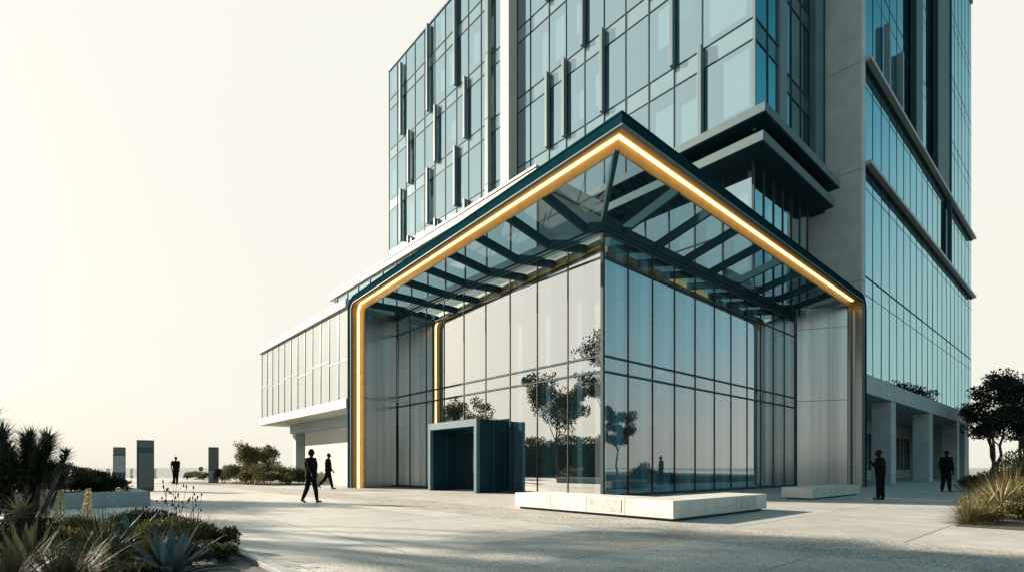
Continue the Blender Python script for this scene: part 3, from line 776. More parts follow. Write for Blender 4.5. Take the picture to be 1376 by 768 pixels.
m = MB(); m.box(LW+0.25, XRt-0.05, -0.25, -0.12, 0, ZR-0.6); bpart(m, 'leg_core', M['steel_dark'], can)
# roof: glass on rafters between the edge and the lobby head
def ez(y): return ZL + (ZC-ZL)*(YL-y)/(YL-EY)        # top of the left edge
def ezr(x): return ZR + (ZC-ZR)*(XRt-x)/(XRt-EX)
HEADZ = 10.12
yr = [0.8+1.95*i for i in range(8)]; xr = [1.2+2.2*i for i in range(8)]
for y in yr:
    m = MB(); m.bar((EX+0.74,y,ez(y)-0.42),(0.02,y,HEADZ+0.05),0.13,0.34); bpart(m, 'rafter', M['steel'], can)
for x in xr:
    m = MB(); m.bar((x,EY+0.74,ezr(x)-0.42),(x,0.02,HEADZ+0.05),0.13,0.34); bpart(m, 'rafter', M['steel'], can)
m = MB(); m.bar((EX+0.74,EY+0.74,ZC-0.42),(0.0,0.0,HEADZ+0.05),0.14,0.34); bpart(m, 'hip_rafter', M['steel'], can)
m = MB(); m.box(-0.1,0.12,0.13,LL,HEADZ-0.11,HEADZ+0.18); m.box(-0.1,LW,-0.1,0.12,HEADZ-0.112,HEADZ+0.182); bpart(m, 'head_beam', M['steel'], can)
pl = [EY+0.62]+yr+[YL-0.4]; pr = [EX+0.62]+xr+[XRt-0.4]
for a, b in zip(pl[:-1], pl[1:]):
    ia, ib = (a if a > 0 else 0), b
    m = MB(); m.quad((EX+0.62,a,ez(a)-0.19),(0.12 if a>0 else -0.02,ia,HEADZ+0.25),(0.12,ib,HEADZ+0.25),(EX+0.62,b,ez(b)-0.19)); bpart(m, 'roof_pane', M['roof_glass'], can)
for a, b in zip(pr[:-1], pr[1:]):
    ia, ib = (a if a > 0 else 0), b
    m = MB(); m.quad((a,EY+0.62,ezr(a)-0.19),(b,EY+0.62,ezr(b)-0.19),(ib,0.12,HEADZ+0.25),(ia,0.12 if a>0 else -0.02,HEADZ+0.25)); bpart(m, 'roof_pane', M['roof_glass'], can)

# ================================================================== entrance portal
por = building('entrance_portal', 'dark teal box portal with pale steel front frame around the lobby doorway', 'doorway', -1.4, 7.9)
y0, y1, x0, x1, ht = 5.8, 9.65, -1.4, 0.75, 3.24
m = MB()
m.box(x0-0.04, x0+0.14, y0-0.02, y0+0.17, 0, ht+.01); m.box(x0-0.04, x0+0.14, y1-0.17, y1+0.02, 0, ht+.01); m.box(x0-0.041, x0+0.14, y0+0.171, y1-0.171, ht-0.31, ht+.01)
bpart(m, 'front_frame', M['portal_frame'], por, bevel=0.008)
for (a, b) in ((x0+0.15, x0+0.95),(x0+0.98, x0+1.60),(x0+1.63, x1)):
    m = MB(); m.box(a, b, y0, y0+0.14, 0, ht); bpart(m, 'side_panel', M['steel_dark'], por, bevel=0.006)
    m = MB(); m.box(a, b, y1-0.14, y1, 0, ht); bpart(m, 'side_panel', M['steel_dark'], por, bevel=0.006)
m = MB(); m.box(x0+0.15, x1, y0+0.02, y0+0.12, 0, ht-.02); m.box(x0+0.15, x1, y1-.12, y1-.02, 0, ht-.02); bpart(m, 'panel_core', M['interior_dark'], por)
m = MB(); m.box(x0+0.15, x1, y0+0.15, y1-0.15, ht-0.3, ht-0.02); bpart(m, 'ceiling', M['steel_dark'], por)
dx = 0.2
m = MB(); m.box(dx-.04, dx+.04, y0+.15, y0+.22, 0, ht-.31); m.box(dx-.04, dx+.04, y1-.22, y1-.15, 0, ht-.31); m.box(dx-.04,dx+.04,y0+.22,y1-.22,ht-.42,ht-.31)
m.box(dx-.04,dx+.04,7.86,7.94,0,ht-.42); bpart(m, 'door_frame', M['steel'], por)
for a, b in ((y0+.22,7.86),(7.94,y1-.22)):
    d = pane(por, 'x', dx, a, b, 0.03, ht-.42, M['mirror_glass'], 0, 'door')
    m = MB(); s = 1 if a < 7 else -1
    m.tube([(-0.08, s*0.62, -0.6), (-0.08, s*0.62, 0.6)], 0.018, 8); m.build('handle', M['silver'], d)

# ================================================================== benches
ben = building('stone_bench', 'large L shaped pale stone bench in front of the lobby corner', 'bench', -5.75, -6.5)
bz0, bz1 = 0.06, 0.43
def bb(a, b, c, d, name='stone_block', mat='stone'):
    m = MB(); m.box(a, b, c, d, bz0, bz1); bpart(m, name, M[mat], ben, bevel=0.012)
bb(-5.8,-4.7,-3.0,-1.65); bb(-5.8,-4.7,-4.2,-3.006)
bb(-5.8,-4.7,-5.3,-4.206); bb(-5.8,-4.7,-6.5,-5.306)
bb(-4.694,-3.2,-6.5,-5.4); bb(-3.194,-2.0,-6.5,-5.4); bb(-1.994,-1.4,-6.5,-5.4)
m = MB(); m.prism([(-5.7,-6.4),(-1.5,-6.4),(-1.5,-5.5),(-4.8,-5.5),(-4.8,-1.75),(-5.7,-1.75)], 0, 0.055); bpart(m, 'plinth', M['mullion'], ben)
m = MB(); m.box(-5.812,-5.79,-5.2,-4.3,0.12,0.40); bpart(m, 'split_face', M['rough_stone'], ben)
m = MB(); m.box(-3.1,-2.05,-6.512,-6.49,0.12,0.40); bpart(m, 'split_face', M['rough_stone'], ben)
be2 = building('stone_bench', 'small straight stone bench beside the right leg of the canopy', 'bench', 4.35, -5.6)
m = MB(); m.box(4.35,6.9,-5.6,-4.6,0.05,0.42); bpart(m, 'stone_block', M['stone'], be2, bevel=0.012)
m = MB(); m.box(6.906,9.6,-5.6,-4.6,0.05,0.42); bpart(m, 'stone_block', M['stone'], be2, bevel=0.012)
m = MB(); m.box(4.45,9.5,-5.5,-4.7,0,0.045); bpart(m, 'plinth', M['mullion'], be2)

# ================================================================== totem signs, bollards
def totem(px, Y, w, h, label, panels, rz=0.0):
    t = empty('totem_sign', ap(px, Y), math.atan2(CX-px, F)*0.95, label, 'sign', 'upright totem signs on the plaza')
    m = MB(); m.box(-w/2, w/2, -0.11, 0.11, 0.03, h); m.build('post', M['sign_dark'], t, bevel=0.008)
    m = MB(); m.box(-w/2+.05, w/2-.05, -0.09, 0.09, 0, 0.03); m.build('base', M['mullion'], t)
    for (a, b, c, d, mat) in panels:
        m = MB(); m.box(a*w, b*w, -0.118, -0.105, c*h, d*h); m.build('panel', M[mat], t)
    return t
totem(160.5, 38.5, 0.74, 2.62, 'slim dark totem sign with a pale square panel, between two bollards', [(-.42,.46,.30,.76,'sign_pale'),(-.45,.45,.80,.98,'sign_panel')])
totem(195.5, 25.0, 0.68, 2.42, 'tallest dark totem sign with a long grey panel, behind the low planter wall', [(-.38,.46,.06,.75,'sign_panel'),(-.46,.46,.86,.985,'sign_panel')])
totem(287, 38.5, 0.66, 2.62, 'dark totem sign with a pale lower part, in front of the low shrubs', [(-.44,.46,.015,.34,'sign_pale'),(-.44,.46,.36,.97,'sign_panel')])
def bollard(px, Y, h=1.05):
    t = empty('bollard', ap(px, Y), 0, 'round pale bollard on the far edge of the plaza', 'bollard', 'bollards along the quay edge')
    m = MB(); m.tube([(0,0,0.02),(0,0,h-.04),(0,0,h-.008),(0,0,h)], [0.15,0.15,0.14,0.1], 14); m.build('post', M['stone'], t)
    m = MB(); m.tube([(0,0,0),(0,0,0.03)], [0.19,0.18], 14); m.build('base', M['steel_light'], t)
for px, Y in ((145,46),(176.5,56),(208,56)): bollard(px, Y)
t = empty('small_sign', ap(270, 58), 0, 'small round sign on a thin post above the low shrubs', 'sign')
m = MB(); m.tube([(0,0,0),(0,0,1.0)], 0.04, 8); m.build('post', M['sign_dark'], t)
m = MB(); m.tube([(0,-.03,0.98),(0,.03,0.98)], 0.26, 18, smooth=False); m.build('disc', M['sign_panel'], t)

# ================================================================== vegetation builders
def rnd_dir(r):
    z = r.uniform(-1,1); a = r.uniform(0, 2*math.pi); q = math.sqrt(1-z*z)
    return Vector((q*math.cos(a), q*math.sin(a), z))
def leaf(m, p, d, n, L, Wd, mi=0):
    d = d.normalized(); s = d.cross(n)
    if s.length < 1e-3: s = d.cross(Vector((0.3,0.8,0.5)))
    s.normalize(); u = s.cross(d)
    m.add([p, p+d*L*0.45+s*Wd*0.5+u*0.1*Wd, p+d*L, p+d*L*0.45-s*Wd*0.5+u*0.1*Wd], [(0,1,2,3)], mi)
def blade(m, p, d, L, w, droop, n=4, mi=0, fold=0.25):
    """a tapering curved blade with a folded middle"""
    d = d.normalized(); side = d.cross(Vector((0,0,1)))
    if side.length < 1e-3: side = Vector((1,0,0))
    side.normalize(); v = []; q = Vector(p); dd = d.copy()
    for i in range(n+1):
        t = i/n; ww = w*(0.55+0.9*t if t < 0.4 else 0.91*(1-t)/0.6)*0.5 + (0.0008 if i == n else 0)
        up = side.cross(dd).normalized()
        v += [q+side*ww+up*ww*fold, q-up*ww*fold*0.3, q-side*ww+up*ww*fold]
        dd = (dd + Vector((0,0,-droop/n))).normalized(); q = q + dd*(L/n)
    f = []
    for i in range(n):
        b = i*3; f += [(b,b+3,b+4,b+1),(b+1,b+4,b+5,b+2)]
    m.add(v, f, mi, True)
def clump_leaves(m, r, c, rad, n, L, Wd, flat=0.75, outward=0.6):
    for _ in range(n):
        d = rnd_dir(r); k = rad*(r.random()**0.45)
        p = c + Vector((d.x*k, d.y*k, d.z*k*flat))
        leaf(m, p, (d*outward + rnd_dir(r)*0.7 + Vector((0,0,0.25))), rnd_dir(r), L*r.uniform(.6,1.3), Wd*r.uniform(.7,1.2))
def limb(m, r, a, b, r0, r1, n=5, wob=0.08, sides=7):
    a = Vector(a); b = Vector(b); L = (b-a).length; pts = []; rs = []
    for i in range(n+1):
        t = i/n; p = a.lerp(b, t)
        if 0 < i < n: p = p + rnd_dir(r)*wob*L*0.5
        pts.append(p); rs.append(r0+(r1-r0)*t)
    m.tube(pts, rs, sides); return pts
def tree(name, loc, h, rad, cz0, label, group=None, seed=1, leafm='leaf_tree', nclump=46, nleaf=170, L=0.26, flat=0.85, trunk_r=0.13, umbrella=False, lean=(0,0), trunks=1, clr=None):
    r = random.Random(seed)
    t = empty(name, loc, 0, label, 'tree', group)
    tm = MB(); cm = MB(); tips = []
    for k in range(trunks):
        off = Vector((r.uniform(-.25,.25)*(trunks>1), r.uniform(-.25,.25)*(trunks>1), 0))
        top = Vector((lean[0]+off.x*5, lean[1]+off.y*5, cz0+(h-cz0)*0.25))
        pts = limb(tm, r, off+Vector((0,0,-0.1)), top, trunk_r, trunk_r*0.55, 6, 0.05, 9)
        tm.tube([off+Vector((0,0,-.1)), off+Vector((0,0,0.35))], [trunk_r*1.5, trunk_r*1.02], 9)
        nl = 9 if trunks == 1 else 5
        for i in range(nl):
            a = 2*math.pi*(i+r.random()*0.6)/nl; st = pts[-1 - (i%3)]
            rr = rad*r.uniform(0.45,0.85)
            zt = (h-(h-cz0)*r.uniform(.12,.45)) if umbrella else cz0+(h-cz0)*r.uniform(0.15,0.85)
            e = Vector((lean[0]+rr*math.cos(a), lean[1]+rr*math.sin(a), zt))
            lp = limb(tm, r, st, e, trunk_r*0.42, trunk_r*0.1, 4, 0.12, 6)
            for j in range(3):
                e2 = e + Vector((r.uniform(-1,1), r.uniform(-1,1), r.uniform(-.1,.9)))*rad*0.28
                limb(tm, r, lp[-2 if j else -3], e2, trunk_r*0.14, trunk_r*0.04, 3, 0.15, 5); tips.append(e2)
            tips.append(e)
    for i in range(nclump):
        if i < len(tips): c = tips[i]
        else:
            d = rnd_dir(r); k = r.uniform(.55,1.0)
            zc = (h+cz0)/2; hz = (h-cz0)/2
            if umbrella: d.z = abs(d.z)*0.9-0.25
            c = Vector((lean[0]+d.x*rad*k*0.85, lean[1]+d.y*rad*k*0.85, zc+d.z*hz*k*0.9))
        clump_leaves(cm, r, c, (clr or rad*0.26)*r.uniform(.6,1.25), int(nleaf*r.uniform(.5,1.3)), L, L*0.5, flat)
    tm.build('trunk', M['bark'], t); cm.build('crown', M[leafm], t)
    return t
def shrub(name, loc, rx, ry, h, label, group=None, seed=1, leafm='leaf_olive', n=1500, L=0.09, cat='shrub', lumps=9, stems=6):
    r = random.Random(seed); t = empty(name, loc, r.uniform(0,6), label, cat, group)
    m = MB(); s = MB()
    cs = []
    for i in range(lumps):
        a = 2*math.pi*i/lumps+r.random(); k = r.uniform(.15,.75)
        cs.append((Vector((rx*k*math.cos(a), ry*k*math.sin(a), h*r.uniform(.28,.72))), r.uniform(.30,.5)))
    for i in range(n):
        c, q = r.choice(cs); d = rnd_dir(r)
        if d.z < -0.55: d.z = -d.z
        k = r.random()**0.35
        p = c + Vector((d.x*rx*q*k, d.y*ry*q*k, d.z*h*q*k*0.8))
        if p.z < 0.01: p.z = r.uniform(0.01, 0.08)
        leaf(m, p, d*0.8+rnd_dir(r)*0.6+Vector((0,0,.4)), rnd_dir(r), L*r.uniform(.6,1.4), L*0.5*r.uniform(.7,1.2))
    for c, q in cs[:stems]:
        limb(s, r, (c.x*0.25, c.y*0.25, -0.03), (c.x, c.y, c.z+h*0.15), 0.018, 0.006, 3, 0.15, 5)
    m.build('foliage', M[leafm], t); s.build('stems', M['bark'], t)
    return t
def agave(loc, R0, label, seed=1, mat='leaf_blue', n=26, w=0.11, name='agave', group=None, cat='agave', up=(12,78), droop=(0.1,0.6), fold=0.35):
    r = random.Random(seed); t = empty(name, loc, 0, label, cat, group); m = MB(); c = MB()
    for i in range(n):
        a = i*2.39996 + r.uniform(-.1,.1); q = i/(n-1)
        e = R(up[0]+(up[1]-up[0])*q)
        d = Vector((math.cos(a)*math.cos(e), math.sin(a)*math.cos(e), math.sin(e)))
        blade(m, Vector((0.035*math.cos(a),0.035*math.sin(a),0.03+0.05*q)), d, R0*r.uniform(.82,1.08)*(1-0.18*q), w*r.uniform(.85,1.1), droop[1]*(1-q)+droop[0], 7, 0, fold)
    c.tube([(0,0,-.03),(0,0,.05),(0,0,.10)], [.06,.07,.04], 8)
    m.build('leaves', M[mat], t); c.build('stem', M['soil'], t)
    return t
def tussock(loc, R0, label, seed=1, mat='grass', n=420, name='grass_tussock', group=None, w=0.008, spread=70):
    r = random.Random(seed); t = empty(name, loc, 0, label, 'ornamental grass', group); m = MB()
    for i in range(n):
        a = r.uniform(0,6.283); e = R(90 - spread*(r.random()**0.8)); k = r.random()*R0*0.18
        d = Vector((math.cos(a)*math.cos(e), math.sin(a)*math.cos(e), math.sin(e)))
        blade(m, Vector((k*math.cos(a),k*math.sin(a),0.0)), d, R0*r.uniform(.55,1.1), w*r.uniform(.7,1.4), r.uniform(.3,1.0), 4, 0, 0.2)
    m.build('blades', M[mat], t)
    c = MB(); c.ball((0,0,-0.02), R0*.16, R0*.16, R0*.12, 8, 5); c.build('crown', M['soil'], t)
    return t
def flower_spike(loc, h, label, seed=1, lean=(0,0)):
    r = random.Random(seed); t = empty('yucca_flower_spike', loc, 0, label, 'flower spike', 'cream flower spikes in the front bed')
    top = Vector((lean[0], lean[1], h)); s = MB(); s.tube([(0,0,0), top*0.5+Vector((0.01,0,0)), top], [.009,.007,.003], 6); s.build('stalk', M['leaf_yucca'], t)
    m = MB()
    for i in range(240):
        q = r.random(); z = 0.60+0.40*q; rad = 0.036*(1-q)**0.6*min(1,q*6+0.35)+0.005
        a = r.uniform(0,6.283); c = top*z + Vector((rad*math.cos(a), rad*math.sin(a), 0))
        d = Vector((math.cos(a), math.sin(a), -0.5))
        for k in range(3): leaf(m, c, d+rnd_dir(r)*0.8, rnd_dir(r), 0.024, 0.016)
    m.build('blossom', M['flower'], t); return t

# ------------------------------------------------------------------ trees
tree('broadleaf_tree', (-29.4,22.5,0), 11.0, 3.0, 3.9, 'tall slender leafy tree at the left of the plaza, mirrored beside the corner column', 'plaza trees', 3, nclump=60, nleaf=150, L=0.30)
tree('broadleaf_tree', (-45.7,35.2,0), 10.8, 3.6, 4.2, 'spreading leafy tree far left, mirrored above the dark door portal', 'plaza trees', 8, nclump=55, nleaf=150, L=0.32)
tree('broadleaf_tree', (44.2,22.6,0), 8.2, 2.0, 3.2, 'smaller leafy tree at far right, mirrored in the right glass wall', 'plaza trees', 21, nclump=45, nleaf=150, L=0.28)
tree('pine_tree', (-22.5,16.6,0), 11.5, 3.4, 8.2, 'thin umbrella pine left of the plaza whose shade streaks the paving', 'plaza trees', 5, 'leaf_pine', 34, 105, 0.28, 0.4, 0.14, True)
tree('pine_tree', (-30.5,17.2,0), 10.0, 3.2, 7.0, 'second umbrella pine left of the plaza, shorter and denser', 'plaza trees', 6, 'leaf_pine', 36, 130, 0.28, 0.4, 0.14, True)
tree('pine_tree', (-21.5,15.0,0), 12.0, 3.2, 9.0, 'tall umbrella pine left of the plaza with the widest flat crown', 'plaza trees', 15, 'leaf_pine', 34, 105, 0.28, 0.4, 0.14, True)
tree('pine_tree', (-25.5,16.4,0), 13.2, 3.4, 10.2, 'tallest umbrella pine left of the plaza', 'plaza trees', 16, 'leaf_pine', 34, 105, 0.28, 0.4, 0.15, True)
tree('coastal_pine', ap(1336,46), 8.9, 2.6, 3.0, 'dark multi stemmed coastal pine nearest the end of the colonnade', 'coastal pines at the right', 31, 'leaf_pine', 66, 150, 0.26, 0.5, 0.14, False, (0.2,0), 3, 0.75)
tree('coastal_pine', ap(1372,45), 9.8, 3.4, 3.0, 'tallest dark coastal pine at the right edge of the view', 'coastal pines at the right', 32, 'leaf_pine', 76, 160, 0.26, 0.5, 0.16, False, (0.4,0), 2, 0.85)
tree('coastal_pine', ap(1402,50), 10.0, 3.8, 3.0, 'dark coastal pine behind the others, cut by the right edge', 'coastal pines at the right', 33, 'leaf_pine', 76, 150, 0.28, 0.5, 0.18, False, (0,0), 2, 0.95)

# ------------------------------------------------------------------ bed beside the white wing
sheet('planting_soil', [(-6.2,25.5),(-3.4,22.4),(-1.6,22.0),(-1.6,31.5),(-6.5,36),(-8.6,36.5),(-9,30)], 0.006, M['soil'])
tree('round_shrub_tree', ap(343,38), 2.9, 1.4, 0.9, 'round airy olive green shrub tree beside the white wing', None, 43, 'leaf_olive', 64, 120, 0.15, 0.8, 0.06, False, (0,0), 2, 0.40)
beds = [(318,37,1.0,.8,.95,'olive'),(352,36,1.5,1.0,1.15,'olive'),(383,35.5,1.4,1.0,1.05,'olive'),(404,34.5,.9,.7,.75,'dark'),(332,34.8,.75,.6,.62,'olive'),(362,33.8,1.0,.7,.65,'olive'),(388,34,.7,.5,.55,'olive'),(300,38.5,.6,.6,.75,'dark')]
words_ = ['low olive shrub right behind the lone totem sign','broad olive mound under the round shrub tree','broad olive mound against the white wing','dark low shrub behind the walking woman','small olive mound in front of the shrub tree','wide low olive mound at the very front of the wing bed','small pale olive mound at the right front of the wing bed','small dark shrub just right of the lone totem sign']
for i, (px, Y, rx, ry, h, k) in enumerate(beds):
    shrub('shrub', ap(px,Y), rx*1.2, ry, h*1.35, words_[i], 'shrubs in the bed beside the wing', 50+i, 'leaf_'+k, int(2400+1000*rx), 0.11, lumps=12)
for i, (px, Y, rx, h, w_) in enumerate(((262,50,1.3,.75,'wide low shrub far out on the plaza left of the lone totem'),(252,50.5,.7,.55,'little shrub at the left tip of the far clump'),(276,47,.6,.6,'little shrub just left of the lone totem sign'))):
    shrub('shrub', ap(px,Y), rx, rx*.7, h, w_, 'far shrubs towards the sea', 70+i, 'leaf_olive', 1200, 0.13)

# tall hedge closing the plaza far left (seen mirrored in the lobby glass)
hg = building('hedge', 'long tall dark hedge far left of the plaza, mirrored in the lobby glass', 'hedge', -31, 22)
r = random.Random(404); m = MB()
for i in range(15000):
    y = r.uniform(20, 54); side_ = r.random()
    top = 4.3 + 0.35*math.sin(y*0.9) + 0.25*math.sin(y*2.3+1)
    if side_ < 0.7: p = Vector((-29.8 + r.uniform(-.35,.3) + 0.25*math.sin(y*1.7), y, r.uniform(0.05, top)))
    else: p = Vector((r.uniform(-32.5,-29.8), y, top + r.uniform(-.35,.2)))
    leaf(m, p, Vector((0.6,0,0.4))+rnd_dir(r)*0.8, rnd_dir(r), r.uniform(.22,.42), r.uniform(.12,.2))
bpart(m, 'foliage', M['leaf_tree'], hg)
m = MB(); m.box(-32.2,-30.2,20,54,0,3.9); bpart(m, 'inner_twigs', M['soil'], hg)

# ------------------------------------------------------------------ planter behind the low wall at left
plw = building('planter_wall', 'long low concrete planter wall at left with shrubs behind it', 'planter', -13.1, 6.38)
m = MB(); m.box(-26,-13.1,6.38,6.75,0,0.41); bpart(m, 'front_wall', M['planter'], plw, bevel=0.01)
m = MB(); m.box(-13.47,-13.1,6.753,15.0,0,0.408); bpart(m, 'end_wall', M['planter'], plw, bevel=0.01)
m = MB(); m.box(-26,-13.475,6.755,15.0,0,0.30); bpart(m, 'soil', M['soil'], plw)
pw = [(58,15.6,1.25,.72,'low dark shrub behind the middle of the planter wall'),(98,16.2,1.2,.70,'dark shrub in the planter, second from the wall end'),(136,16.6,.75,.42,'lowest dark shrub behind the end of the planter wall'),(18,15.0,1.2,1.0,'tall dark shrub at the left end of the planter wall'),(-15,14.6,1.1,1.2,'dark shrub in the planter cut by the left edge'),(75,17.8,1.3,.95,'dark shrub in the second planter row, left of the small totem')]
for i, (px, Y, rx, h, lb) in enumerate(pw):
    shrub('shrub', ap(px,Y,0.29), rx, rx*.8, h, lb, 'shrubs in the planter', 80+i, 'leaf_dark', 4200, 0.10, lumps=14)
for i, (px, Y, lb) in enumerate(((112,21,'sunlit olive shrub far behind the planter end'),(80,20.5,'sunlit olive shrub behind the planter middle'))):
    shrub('shrub', ap(px,Y,0.29), .7, .6, .8, lb, 'shrubs in the planter', 90+i, 'leaf_olive', 1300, 0.09)

# ------------------------------------------------------------------ front left bed
sheet('planting_soil', [(-40,-11.9),(-13.55,-11.9),(-13.55,-2.3),(-40,-2.3)], 0.006, M['gravel'])
kb = building('bed_kerb', 'dark metal edged kerb along the front planting bed', 'kerb', -13.5, -11.9)
m = MB(); m.box(-13.55,-13.43,-11.95,-2.2,-0.05,0.055); bpart(m, 'side_strip', M['planter'], kb, bevel=0.006)
m = MB(); m.box(-40,-13.556,-2.3,-2.2,-0.05,0.053); bpart(m, 'back_strip', M['planter'], kb, bevel=0.006)
agave(ap(228,5.0), 0.62, 'large blue agave with broad pointed leaves at the front right of the bed', 3, 'leaf_blue', 30, 0.115)
agave(ap(172,7.2), 0.62, 'dark upright agave behind the grasses near the planter wall', 4, 'leaf_blue', 24, 0.09, group='agaves in the front bed')
agave(ap(35,5.2), 0.66, 'tall broad leaved yucca at the lower left corner of the bed', 5, 'leaf_yucca', 22, 0.11, 'yucca', None, 'yucca', (30,86), (0.05,0.3))
agave(ap(140,6.2), 0.70, 'spiky narrow bladed yucca in the middle of the front bed', 6, 'leaf_yucca', 60, 0.035, 'yucca', None, 'yucca', (15,86), (0.1,0.5))
tussock(ap(85,4.75), 0.55, 'dark fine grass tussock at the bottom of the bed left of the blue agave', 7, 'grass_dark', 700, w=0.007)
tussock(ap(8,4.6), 0.55, 'dark grass tussock in the bottom left corner', 8, 'grass_dark', 600, w=0.007)
tussock(ap(262,6.6), 0.62, 'upright wispy grass behind the blue agave', 9, 'grass_dark', 520, w=0.006, spread=45)
tussock(ap(118,6.9), 0.5, 'sunlit golden grass beside the spiky yucca', 10, 'grass', 420, w=0.007)
tussock(ap(205,6.4), 0.42, 'low golden grass in front of the dark agave', 11, 'grass', 380, w=0.007)
for i, (px, Y, rx, h, k, lb) in enumerate(((185,8.0,.65,.42,'dark','low dark shrub at the back of the front bed near the planter wall'),(100,7.4,.60,.42,'olive','olive flowering shrub between the cream spikes'),(230,7.3,.55,.42,'olive','olive shrub left of the wispy grass'),(285,6.9,.40,.35,'dark','small dark shrub near the bed kerb'),(150,5.4,.42,.33,'olive','low olive shrub in front of the spiky yucca'),(300,6.2,.25,.2,'olive','tiny shrub spilling over the bed kerb'),(60,6.4,.5,.42,'olive','pale olive shrub under the cream flower spikes'),(20,6.0,.45,.5,'dark','dark shrub at the left edge of the front bed'),(250,5.8,.35,.24,'dark','low dark cushion right behind the blue agave'),(190,4.9,.4,.2,'dark','low dark cushion left of the blue agave'))):
    shrub('shrub', ap(px,Y), rx, rx*.8, h, lb, 'shrubs in the front bed', 100+i, 'leaf_'+k, int(1400+2600*rx), 0.05)
for i, (px, Y, h, ln, lb) in enumerate(((60,6.3,.80,(0,0),'cream flower spike left of the pair above the olive shrub'),(79,6.3,.79,(.02,0),'cream flower spike right of the pair above the olive shrub'),(114,7.0,.78,(.05,0),'lone slightly leaning cream flower spike near the golden grass'))):
    flower_spike(ap(px,Y), h*1.06, lb, 120+i, ln)
t = empty('seed_stalks', ap(232,6.6), 0, 'thin bare stalks topped with dark seed heads behind the blue agave', 'seed stalks')
r = random.Random(77); sm = MB(); hm = MB()
for i in range(16):
    b = Vector((r.uniform(-.22,.22), r.uniform(-.15,.15), 0)); e = b + Vector((r.uniform(-.22,.30), r.uniform(-.1,.1), r.uniform(.55,.93)))
    mid = b.lerp(e,.5)+Vector((r.uniform(-.03,.03),0,.03)); sm.tube([b,mid,e],[.004,.003,.002],5)
    hm.ball(e, .010,.010,.024, 7,5)
    for j in range(2):
        q = mid.lerp(e, r.uniform(.2,.8)); e2 = q + Vector((r.uniform(-.09,.09), r.uniform(-.05,.05), r.uniform(.03,.10)))
        sm.tube([q,e2],[.002,.0015],4); hm.ball(e2, .009,.009,.021, 7,5)
sm.build('stalks', M['bark'], t); hm.build('seed_heads', M['seed'], t)
# branching dragon tree with tufted heads
def tufted(loc, label, heads, seed, mat='leaf_pine', L=0.27, nb=110):
    r = random.Random(seed); t = empty('tufted_shrub_tree', loc, 0, label, 'shrub tree', 'tufted shrub trees at the left edge')
    tm = MB(); cm = MB()
    for (x, y, z, k) in heads:
        e = Vector((x,y,z)); st = Vector((x*0.12, y*0.12, z*r.uniform(.12,.3)))
        tm.tube([(0,0,-.05), st, st.lerp(e,.5)+Vector((r.uniform(-.05,.05),0,-.06)), e], [.045,.035,.024,.016], 7)
        ax = (e-st).normalized()
        for i in range(int(nb*k)):
            q = r.random(); p = e - ax*0.36*k*q
            d = (ax*(1.15-0.9*q) + rnd_dir(r)*0.8).normalized()
            blade(cm, p, d, L*k*r.uniform(.6,1.1), 0.02, r.uniform(.1,.5), 3, 0, 0.2)
    tm.build('trunk', M['bark'], t); cm.build('crown', M[mat], t)
    return t
Yh = 6.3
def hd(px, py, k, dy=0.0): return ((px-25)/F*Yh, dy, zp(py,Yh), k)
tufted(ap(25,Yh), 'dark branching shrub tree with tufted needle heads at the left edge', [hd(2,585,1.0),hd(30,590,.95,.1),hd(50,610,.9),hd(15,610,1.0,-.1),hd(64,600,.85),hd(40,630,.9,.1),hd(0,620,1.0),hd(70,625,.6),hd(94,610,.5,-.05),hd(-20,600,1.0),hd(22,640,.8,-.2),hd(45,588,.8,.2),hd(10,598,.9,.25),hd(58,622,.7,-.15),hd(34,618,.9,-.2),hd(78,640,.5,.1),hd(5,650,.8,-.1)], 13, nb=300)
tufted(ap(-22,6.6), 'taller tufted shrub tree reaching in from the left edge', [(-.1,0,2.05,.9),(.0,.1,1.75,.9),(-.3,0,1.9,1.0),(.1,-.1,1.35,.9)], 14, nb=280)
agave(ap(28,6.0)+Vector((0,0,.55)), 0.24, 'sunlit golden leafed yucca head at the left edge', 15, 'leaf_pale', 26, 0.035, 'yucca', None, 'yucca', (5,80), (.1,.3))

# ------------------------------------------------------------------ right bed
sheet('planting_soil', [(-2.5,-10.4),(14,-10.4),(22.0,-7.6),(60,-6.5),(60,-40),(-2.5,-40)], 0.006, M['soil'])
rs = [(1345,11.5,.85,.42,'olive','broad sunlit ground shrub in the middle of the right bed'),(1372,11.0,.6,.42,'olive','low sunlit shrub at the front right corner of the right bed'),(1335,13.2,.8,.5,'olive','olive shrub behind the pale yucca'),(1365,14.5,1.1,.8,'olive','tall olive shrub behind the right bed'),(1390,12.5,1.0,.7,'olive','olive shrub cut by the right edge'),(1352,18,1.2,1.2,'dark','dark shrub at the back of the right bed'),(1318,10.7,.45,.3,'olive','small ground shrub next to the front grass tussock'),(1400,17,1.6,1.7,'olive','big olive shrub outside the right edge'),(1330,24,1.2,.95,'dark','dark shrub under the coastal pines'),(1372,23,1.5,1.5,'dark','large dark shrub below the tallest pine')]
for i, (px, Y, rx, ry, k, lb) in enumerate(rs):
    h = ry; shrub('shrub', ap(px,Y), rx, rx*.8, h, lb, 'shrubs in the right bed', 140+i, 'leaf_'+k, int(1800+1800*rx), 0.055 if Y < 16 else 0.09)
tussock(ap(1303,10.3), 0.66, 'round golden grass tussock at the front corner of the right bed', 21, 'grass', 900, w=0.007, spread=80)
tussock(ap(1322,14.5), 0.8, 'tall olive grass tussock behind the right bed front', 22, 'grass', 500, w=0.010)
tussock(ap(1352,13.6)+Vector((0,0,.15)), 1.15, 'large arching grass tussock in the right bed', 23, 'grass', 600, w=0.011)
tussock(ap(1310,25), 1.1, 'dark grass tussock beside the colonnade under the pines', 24, 'grass_dark', 420, w=0.016)
